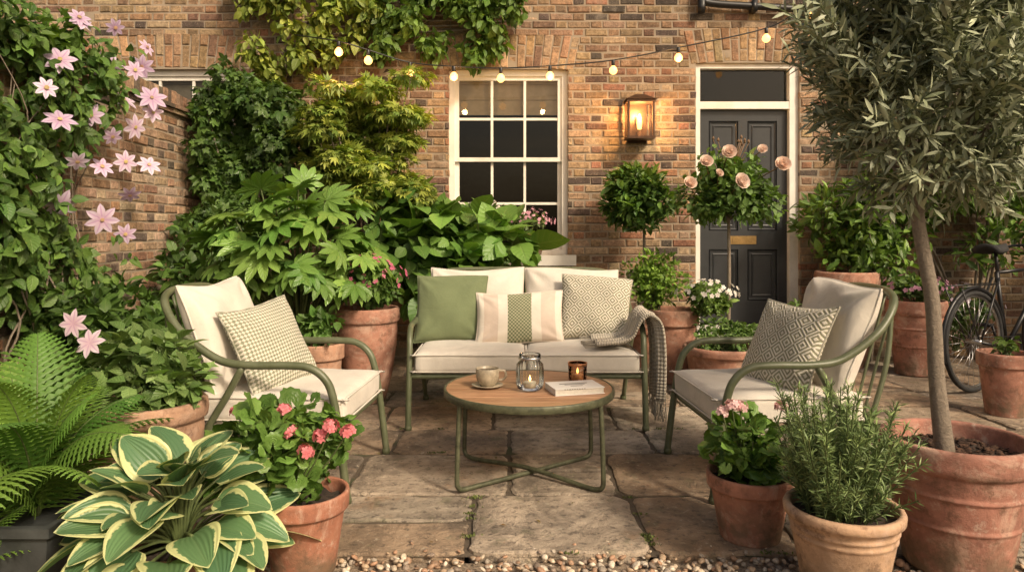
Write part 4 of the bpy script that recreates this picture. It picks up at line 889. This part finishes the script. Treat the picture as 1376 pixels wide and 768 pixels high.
n=40; d=runit(n); d[:,2]=np.abs(d[:,2]); P2=c0+d*np.array([.3,.25,.35]); scatter(m,L_FAT,P2,d+[0,0,-.2],d+[0,0,.6],rng.uniform(.13,.18,n),cols(n,(.03,.08,.02),(.07,.14,.03)))
for p in P: b=np.array([-1.5,4.98,.35]); tube(m,[b,b*.5+p*.5+[0,0,.04],p],.006,6,4,mi=1,rs=[.011,.005],cap=False)
m.build('leaves',[MGLOSS,MSTEM],e,True); pot(-1.62,5.0,.24,.42,tone=(.35,.16,.1))
def flowers(par,c,R,n,fc,size,T=F_5,name='flowers'):
    f=MB(); d=runit(n); d[:,2]=np.abs(d[:,2]); d=nrm(d+[0,-.3,0]); P=np.array(c)+d*np.array(R)*rng.uniform(.8,1.1,(n,1)); scatter(f,T,P,np.cross(d,runit(n)),d,rng.uniform(.8,1.2,n)*size,cols(n,fc,np.array(fc)*1.1,.1,True)); f.build(name,MPETAL,par,True)
def mound(name,c,R,n,size,ca,cb,T=L_SM,zmin=None,fl=None,m_=14,sub=.4,**kw):
    e=group(name); m=MB(); cs=subcl(c,np.array(R)*.8,m_,.4); clump(m,T,cs,min(R)*sub,n,size,ca,cb,zmin=zmin,**kw); base=(c[0],c[1],c[2]-R[2]*1.0); stems(m,base,cs,.004); m.build('leaves',[MLEAF,MSTEM],e,True)
    if fl: flowers(e,c,np.array(R)*1.05,*fl)
    return e
mound('fuchsia_plant',(-1.0,4.97,.82),(.26,.2,.20),800,.05,(.04,.10,.02),(.09,.17,.04),zmin=.6,fl=(60,(.55,.14,.24),.020))
mound('low_foliage_plant',(-1.26,4.6,.56),(.16,.15,.14),350,.06,(.04,.10,.02),(.09,.17,.04),T=L_OV)
pot(.15,6.70,.185,.21,z=.972,name='window_pot',tone=(.46,.21,.12)); mound('window_flowers',(.12,6.66,1.27),(.30,.14,.14),620,.045,(.06,.11,.04),(.13,.18,.07),fl=(90,(.58,.32,.40),.016))
mound('white_hydrangea',(-.22,6.3,1.30),(.24,.2,.16),350,.06,(.05,.11,.025),(.1,.18,.05),T=L_OV,fl=(55,(.66,.66,.56),.020))
pot(1.28,5.65,.21,.58,tone=(.42,.19,.11)); mound('box_shrub',(1.14,5.62,.80),(.28,.24,.23),1700,.042,(.09,.18,.025),(.17,.28,.05),zmin=.55,m_=28)
mound('white_petunia',(1.50,5.45,.70),(.24,.2,.13),800,.045,(.07,.14,.03),(.13,.21,.06),fl=(65,(.74,.73,.66),.020))
pot(1.56,5.2,.29,.36,'bowl',tone=(.44,.20,.12)); mound('herb_plant',(1.56,5.2,.44),(.30,.2,.14),1700,.035,(.06,.13,.03),(.12,.2,.06),zmin=.32,m_=26)
def standard(name,x,y,z0,zc,R,n,T,size,ca,cb,mat,m_=34,sub=.33):
    e=group(name); m=MB(); tube(m,[(x,y,z0),(x+.01,y,(z0+zc)/2),(x,y,zc)],.014,10,5,rs=[.016,.011]); cs=subcl((x,y,zc),np.array(R)*.82,m_,.35)
    for c in cs[::2]: tube(m,[(x,y,zc-R[2]*.7),(c[0]*.5+x*.5,c[1]*.5+y*.5,c[2]*.5+zc*.5-.05),c],.005,5,3)
    m.build('stem',MBARK,e,True); m=MB(); clump(m,T,cs,min(R)*sub,n,size,ca,cb); m.build('leaves',mat,e,True); return e
standard('bay_tree',1.17,6.3,.3,1.50,(.38,.30,.33),3200,L_BAY,.075,(.03,.078,.017),(.09,.165,.035),MGLOSS,44); pot(1.17,6.3,.2,.38)
e=standard('standard_rose',1.68,5.5,.3,1.50,(.44,.34,.33),2700,L_OV,.055,(.045,.10,.022),(.10,.18,.05),MLEAF,44,.37)
tube_st=MB(); f=MB(); rp=np.array([(1.42,5.18,1.70),(1.59,5.18,1.77),(1.64,5.08,1.55),(1.98,5.18,1.68),(1.29,5.14,1.54),(1.86,5.25,1.80),(1.52,5.2,1.62)]); n=len(rp); U=nrm(np.c_[rng.normal(0,.3,n),np.full(n,-1.),rng.uniform(.2,.6,n)]); scatter(f,F_ROSE,rp,np.cross(U,runit(n)),U,np.array([.056,.060,.066,.064,.055,.042,.036]),cols(n,(.84,.66,.54),(.88,.74,.64),.03)); f.build('rose_blooms',MPETAL,e,True)
for q in rp: tube(tube_st,[(1.68,5.5,1.45),(q[0]*.6+.67,5.42,q[2]-.1),q],.004,6,4)
for k in range(9):
    q=np.array([1.75+rng.normal(0,.1),5.45+rng.normal(0,.05),1.84+rng.uniform(0,.08)]); tube(tube_st,[(1.7,5.5,1.6),q],.003,5); lathe(tube_st,[(0,0),(.010,.008),(.009,.02),(0,.034)],q,8)
tube_st.build('rose_stems',simple('bronze_stem',(.16,.09,.04),.6),e,True); pot(1.68,5.5,.17,.33)
e=group('laurel_hedge'); m=MB(); cs=np.concatenate([subcl((3.15,6.4,1.25),(.50,.28,.50),34,.4),subcl((4.25,6.35,1.85),(.78,.3,.9),76,.3),subcl((3.6,6.45,1.6),(.4,.25,.6),24,.4)]); clump(m,L_BAY,cs,.18,7800,.086,(.04,.09,.018),(.115,.20,.04),ymax=6.77,up=.9,jit=.7); stems(m,(3.3,6.5,0),cs[:34:5],.01); stems(m,(4.3,6.6,0),cs[34::14],.012); m.build('leaves',[MGLOSS,MBARK],e,True)
pot(3.40,5.95,.23,.62,'band',tone=(.42,.18,.11)); mound('pelargonium_plant',(3.40,5.95,.70),(.30,.22,.12),600,.05,(.05,.10,.03),(.1,.17,.05),fl=(45,(.5,.26,.36),.02))
pot(2.98,6.3,.26,.84,'urn',tone=(.44,.20,.12)); pot(2.55,6.1,.2,.42,tone=(.40,.18,.11)); mound('trailing_plant',(2.6,6.1,.5),(.25,.2,.14),500,.05,(.05,.1,.03),(.1,.17,.05))
mound('lavender_plant',(3.9,6.2,.45),(.35,.25,.3),900,.05,(.05,.1,.03),(.1,.17,.06),zmin=0.02,fl=(60,(.5,.42,.5),.02))
pot(3.22,4.62,.16,.41,tone=(.42,.18,.11)); mound('seedling_plant',(3.22,4.62,.46),(.07,.06,.07),40,.05,(.06,.12,.03),(.12,.2,.05),T=L_OV)
e=group('fallen_leaves'); m=MB(); n=90; P=np.c_[rng.uniform(-1.5,2.6,n),rng.uniform(2.65,5.5,n),np.full(n,.012)]; D=np.c_[rng.normal(size=(n,2)),np.zeros(n)]; scatter(m,L_SM,P,D,np.tile([0,0,1.],(n,1)),rng.uniform(.010,.026,n),cols(n,(.26,.15,.05),(.15,.14,.05),raw=True)); m.build('leaf_litter',MLEAF,e)
e=group('moss_tufts'); m=MB(); P=[]
for k in range(60):
    if k%2: c=np.array([rng.uniform(-1.5,2.5),[2.63,3.22,3.82,4.28][rng.integers(4)],0])
    else: c=np.array([[-.86,-.17,.53,1.1][rng.integers(4)],rng.uniform(2.65,3.2),0])
    P.append(c+np.c_[rng.normal(0,.018,24),rng.normal(0,.006,24),np.zeros(24)])
P=np.concatenate(P); n=len(P); scatter(m,L_SM,P,np.c_[rng.normal(0,.5,(n,2)),np.ones(n)],np.c_[rng.normal(0,1,(n,2)),np.ones(n)],rng.uniform(.006,.014,n),cols(n,(.05,.07,.02),(.10,.13,.035))); m.build('moss_leaves',MFINE,e)

# ---------------------------------------------------------------- world, sun, camera
w=bpy.data.worlds.new('World'); sc.world=w; w.use_nodes=True; nt=w.node_tree; bg=nt.nodes['Background']; sky=nt.nodes.new('ShaderNodeTexSky'); sky.sky_type='NISHITA'; sky.sun_disc=False
el,az=math.radians(38),math.radians(138); sky.sun_elevation=el; sky.sun_rotation=az; sky.dust_density=6; sky.air_density=1; sky.ozone_density=.3
mx=nt.nodes.new('ShaderNodeMix'); mx.data_type='RGBA'; mx.blend_type='MULTIPLY'; mx.inputs[0].default_value=1; mx.inputs[7].default_value=(1.08,.98,.84,1); nt.links.new(sky.outputs[0],mx.inputs[6]); nt.links.new(mx.outputs[2],bg.inputs[0]); bg.inputs[1].default_value=.145
l=bpy.data.lights.new('sun','SUN'); l.energy=3.4; l.angle=math.radians(8); l.color=(1,.85,.66); so=bpy.data.objects.new('sun',l); sc.collection.objects.link(so)
dv=Vector((math.sin(az)*math.cos(el),math.cos(az)*math.cos(el),math.sin(el))); so.rotation_euler=(-dv).to_track_quat('-Z','Y').to_euler(); so.location=dv*20
cam=bpy.data.cameras.new('camera'); co=bpy.data.objects.new('camera',cam); sc.collection.objects.link(co); co.location=(0,0,1.2); co.rotation_euler=(math.radians(90),0,0)
cam.sensor_width=36; cam.lens=950/1376*36; cam.shift_y=-(384-310)/1376; cam.clip_end=400; sc.camera=co
print('VERTS',sum(len(o.data.vertices) for o in bpy.data.objects if o.type=='MESH'))
